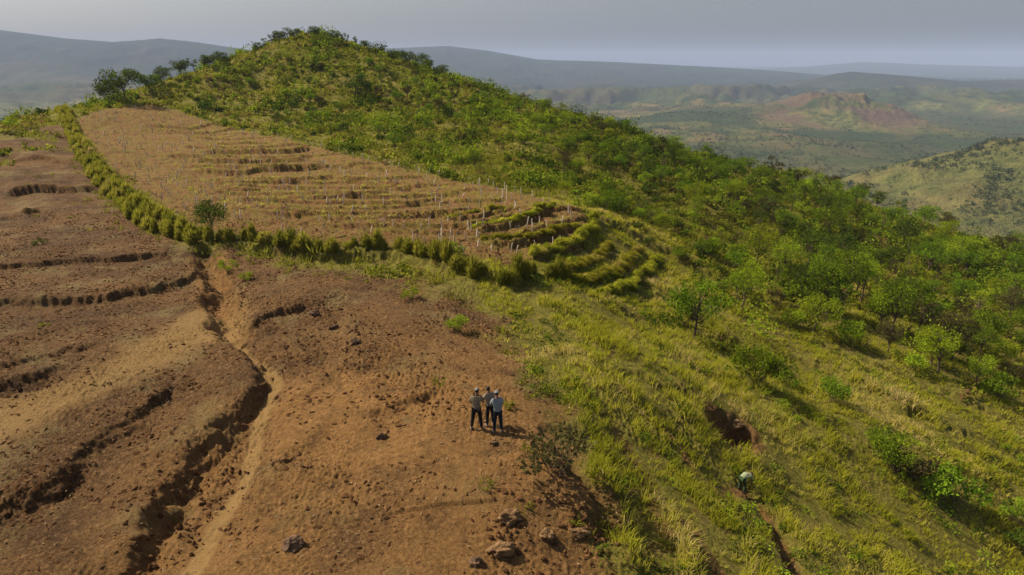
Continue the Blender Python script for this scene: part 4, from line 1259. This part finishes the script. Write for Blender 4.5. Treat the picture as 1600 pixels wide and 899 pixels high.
def cloth(name, c):
    d = tuple(k * .8 for k in c)
    return plain(name, d, c, 9, .9)
M_SKIN = plain('skin', (.13, .065, .038), (.17, .09, .055), 6, .6)
M_HAIR = plain('hair', (.012, .010, .009), (.03, .025, .022), 30, .7)
M_SHOE = plain('shoe', (.16, .14, .12), (.26, .23, .20), 12, .8)
M_EYE = plain('eye', (.02, .015, .012), (.05, .04, .03), 12, .3)

def person(u, v, face, height, label, shirt_c, trouser_c, hat=None, pose='stand', arms=((.30, .25), (.30, .25)), shoe=None, lean=.05, head_turn=0.0, hair_c=None, spread=.12):
    """face = heading in radians (0 looks along +y)"""
    p = g1(u, v)
    s = height / 1.86
    root = bpy.data.objects.new('person', None); COL.objects.link(root)
    root.location = (p[0], p[1], p[2]); root.rotation_euler = (0, 0, face); root.scale = (s, s, s)
    root['label'] = label; root['category'] = 'person'
    J = {}
    if pose == 'stand':
        J.update(pel=(0, 0, .93), waist=(0, .01, 1.08), chest=(0, .02 + lean * .6, 1.27), neck=(0, .01 + lean, 1.46), chin=(0, .04 + lean * 1.4, 1.54), skull=(0, .05 + lean * 1.6, 1.63))
        for sg, (fw, bend) in zip((-1, 1), arms):
            k = 'L' if sg < 0 else 'R'
            J['hip' + k] = (sg * .095, 0, .90); J['kn' + k] = (sg * (.09 + spread * .3), .02, .49); J['an' + k] = (sg * (.085 + spread * .55), -.01, .085); J['toe' + k] = (sg * (.11 + spread * .6), .15, .035)
            J['sh' + k] = (sg * .185, .01 + lean, 1.405); J['el' + k] = (sg * .245, .0 + lean + fw * .3, 1.13)
            J['wr' + k] = (sg * (.245 - bend * .45), lean + .06 + fw * .9, 1.13 - .23 * (1 - bend * 2.2)); 
    else:  # bent double, reaching to the ground, knees a little bent
        J.update(pel=(0, -.05, .84), waist=(0, .10, .92), chest=(0, .30, .93), neck=(0, .49, .88), chin=(0, .56, .84), skull=(0, .63, .82))
        for sg in (-1, 1):
            k = 'L' if sg < 0 else 'R'
            J['hip' + k] = (sg * .10, -.04, .81); J['kn' + k] = (sg * .15, .08, .45); J['an' + k] = (sg * .15, -.03, .085); J['toe' + k] = (sg * .17, .13, .035)
            J['sh' + k] = (sg * .18, .42, .88); J['el' + k] = (sg * .22, .47, .60); J['wr' + k] = (sg * .14, .56, .36)
    V, E, R_ = [], [], []
    idx = {}
    def a(n, pos, r, par=None):
        idx[n] = len(V); V.append(pos); R_.append(r)
        if par is not None: E.append((idx[par], idx[n]))
    a('pel', J['pel'], (.125, .095)); a('waist', J['waist'], (.110, .080), 'pel'); a('chest', J['chest'], (.125, .080), 'waist'); a('neck', J['neck'], .058, 'chest')
    a('chin', J['chin'], (.068, .075), 'neck'); a('skull', J['skull'], (.078, .094), 'chin')
    sk = np.array(J['skull']); ch = np.array(J['chin']); ax = sk - ch; ax /= np.linalg.norm(ax)
    fwd = np.cross(ax, [-1, 0, 0]); fwd /= np.linalg.norm(fwd)
    if fwd[1] < 0 and pose == 'stand': fwd = -fwd
    if pose != 'stand' and fwd[2] > 0: fwd = -fwd
    a('crown', tuple(sk + ax * .055), (.062, .075), 'skull')
    a('nose', tuple(ch + ax * .035 + fwd * .098), .014, 'chin')
    for sg in (-1, 1):
        k = 'L' if sg < 0 else 'R'
        a('ear' + k, tuple(sk - ax * .03 + np.array([sg * .086, 0, 0])), .014, 'skull')
        a('hip' + k, J['hip' + k], .092, 'pel'); a('kn' + k, J['kn' + k], .060, 'hip' + k); a('an' + k, J['an' + k], .040, 'kn' + k); a('toe' + k, J['toe' + k], .034, 'an' + k)
        a('sh' + k, J['sh' + k], .062, 'chest'); a('el' + k, J['el' + k], .042, 'sh' + k); a('wr' + k, J['wr' + k], .028, 'el' + k)
        el, wr = np.array(J['el' + k]), np.array(J['wr' + k]); d = wr - el; d /= np.linalg.norm(d)
        sd = np.cross(d, [sg, 0, .2]); sd /= np.linalg.norm(sd)
        a('palm' + k, tuple(wr + d * .06), (.030, .020), 'wr' + k)
        inn = np.array([-sg, 0, 0.0])
        for q, (o_, ln) in enumerate(((-.03, .07), (-.010, .082), (.010, .077), (.03, .060))):
            b0 = wr + d * .085 + sd * o_; b1 = b0 + d * ln * .55 + inn * .008; b2 = b1 + (d * .7 + inn * .6) * ln * .5
            a(f'f{k}{q}a', tuple(b0), .010, 'palm' + k); a(f'f{k}{q}b', tuple(b1), .009, f'f{k}{q}a'); a(f'f{k}{q}c', tuple(b2), .0075, f'f{k}{q}b')
        t0 = wr + d * .035 - sd * .035; t1 = t0 + (d - sd * .7) * .032 + inn * .01
        a(f't{k}a', tuple(t0), .012, 'palm' + k); a(f't{k}b', tuple(t1), .010, f't{k}a')
    body = skin('body', V, E, R_, M_SKIN, root)
    # shirt
    sv = [J['pel'], J['waist'], J['chest'], tuple((np.array(J['neck']) * .75 + np.array(J['chest']) * .25))]; se = [(0, 1), (1, 2), (2, 3)]; sr = [(.170, .138), (.165, .135), (.188, .150), (.095, .09)]
    for k in 'LR':
        i = len(sv); sh, el = np.array(J['sh' + k]), np.array(J['el' + k])
        sv += [tuple(sh), tuple(sh + (el - sh) * .85)]; se += [(2, i), (i, i + 1)]; sr += [.084, .066]
    ms = cloth('shirt_cloth', shirt_c)
    skin('shirt', sv, se, sr, ms, root, 1)
    tv = [tuple(np.array(J['pel']) * .97 + np.array([0, 0, .02]))]; te = []; tr = [(.15, .118)]
    for k in 'LR':
        i = len(tv); an = np.array(J['an' + k]); kn = np.array(J['kn' + k])
        tv += [J['hip' + k], J['kn' + k], tuple(an + (kn - an) * .06)]; te += [(0, i), (i, i + 1), (i + 1, i + 2)]; tr += [.108, .078, .064]
    skin('trousers', tv, te, tr, cloth('trouser_cloth', trouser_c), root, 0)
    for k in 'LR':
        an, to = np.array(J['an' + k]), np.array(J['toe' + k])
        hl = an + [0, -.03, -.045]
        skin('shoe', [tuple(hl), tuple((hl + to) / 2), tuple(to + [0, .03, .005])], [(0, 1), (1, 2)], [.045, .046, .036], shoe or M_SHOE, root, 1)
    # hair or cap
    import bmesh
    def cap_mesh(name, m, scale, brim):
        bm = bmesh.new(); bmesh.ops.create_uvsphere(bm, u_segments=20, v_segments=12, radius=1)
        cut = [vv for vv in bm.verts if vv.co.z < -.12 and (brim or vv.co.y > -.1)]
        if brim: cut = [vv for vv in bm.verts if vv.co.z < .05]
        bmesh.ops.delete(bm, geom=cut, context='VERTS')
        for vv in bm.verts: vv.co = (vv.co.x * .088 * scale, vv.co.y * .106 * scale, vv.co.z * .100 * scale)
        if brim:
            n = 10; top, bot = [], []
            for i in range(n + 1):
                t = math.pi * i / n
                for lst, zz in ((top, .012), (bot, .004)):
                    lst.append((bm.verts.new((.085 * math.cos(t), .095 + .0 * t, zz)), bm.verts.new((.080 * math.cos(t), .10 + .075 * math.sin(t), zz - .012))))
            for i in range(n):
                for lst in (top, bot):
                    bm.faces.new((lst[i][0], lst[i + 1][0], lst[i + 1][1], lst[i][1]))
                bm.faces.new((top[i][1], top[i + 1][1], bot[i + 1][1], bot[i][1]))
        me = bpy.data.meshes.new(name); bm.to_mesh(me); bm.free(); me.materials.append(m)
        for pl in me.polygons: pl.use_smooth = True
        o = link(name, me, root)
        side = np.cross(fwd, ax)
        M = Matrix(((side[0], fwd[0], ax[0]), (side[1], fwd[1], ax[1]), (side[2], fwd[2], ax[2])))
        o.rotation_euler = M.to_euler(); o.location = tuple(sk + ax * .012)
    cap_mesh('hair', cloth('grey_hair', hair_c) if hair_c else M_HAIR, 1.0, False)
    if hat: cap_mesh('cap', cloth('cap_cloth', hat), 1.09, True)
    for sg in (-1, 1):
        bm = bmesh.new(); bmesh.ops.create_uvsphere(bm, u_segments=8, v_segments=6, radius=.011)
        me = bpy.data.meshes.new('eye'); bm.to_mesh(me); bm.free(); me.materials.append(M_EYE)
        o = link('eye', me, root); o.location = tuple(sk - ax * .015 + fwd * .078 + np.array([sg * .03, 0, 0]))
    return root

person(745, 673, -.15, 1.78, 'person in a pale cap, khaki shirt and black trousers standing leftmost of the group', (.19, .155, .10), (.012, .012, .014), hat=(.19, .175, .16), arms=((.12, .16), (.35, .30)), spread=.22)
person(766, 667, .45, 1.70, 'bareheaded dark-haired person in a beige T-shirt, half hidden in the standing group', (.25, .20, .155), (.02, .018, .018), arms=((.35, .35), (.30, .30)), spread=.10, lean=.09)
person(778, 680, .25, 1.74, 'person in a light cap, pale blue shirt and navy trousers, nearest of the standing group', (.20, .235, .25), (.012, .016, .028), hat=(.17, .20, .22), arms=((.35, .38), (.36, .34)), spread=.12, lean=.09)
person(1158, 768, -1.0, 1.65, 'person bent double in the grass, in a pale green top and green trousers', (.22, .26, .15), (.035, .06, .02), pose='bend', shoe=M_HAIR)

# ------------------------------------------------------------------ haze
def haze():
    import bmesh
    bm = bmesh.new(); bmesh.ops.create_cube(bm, size=1.0)
    for vv in bm.verts: vv.co = (vv.co.x * 37000, vv.co.y * 37000, (vv.co.z + .5) * (HZ_TOP + 420) - 420)
    me = bpy.data.meshes.new('haze'); bm.to_mesh(me); bm.free()
    m, nt, out = mat('haze_air')
    v = nd(nt, 'ShaderNodeVolumePrincipled', Density=.00010, Anisotropy=.0)
    v.inputs['Color'].default_value = (.47, .58, .84, 1)
    nt.links.new(v.outputs[0], out.inputs['Volume'])
    me.materials.append(m)
    o = link('haze', me, kind='stuff')
HZ_TOP = 330
haze()
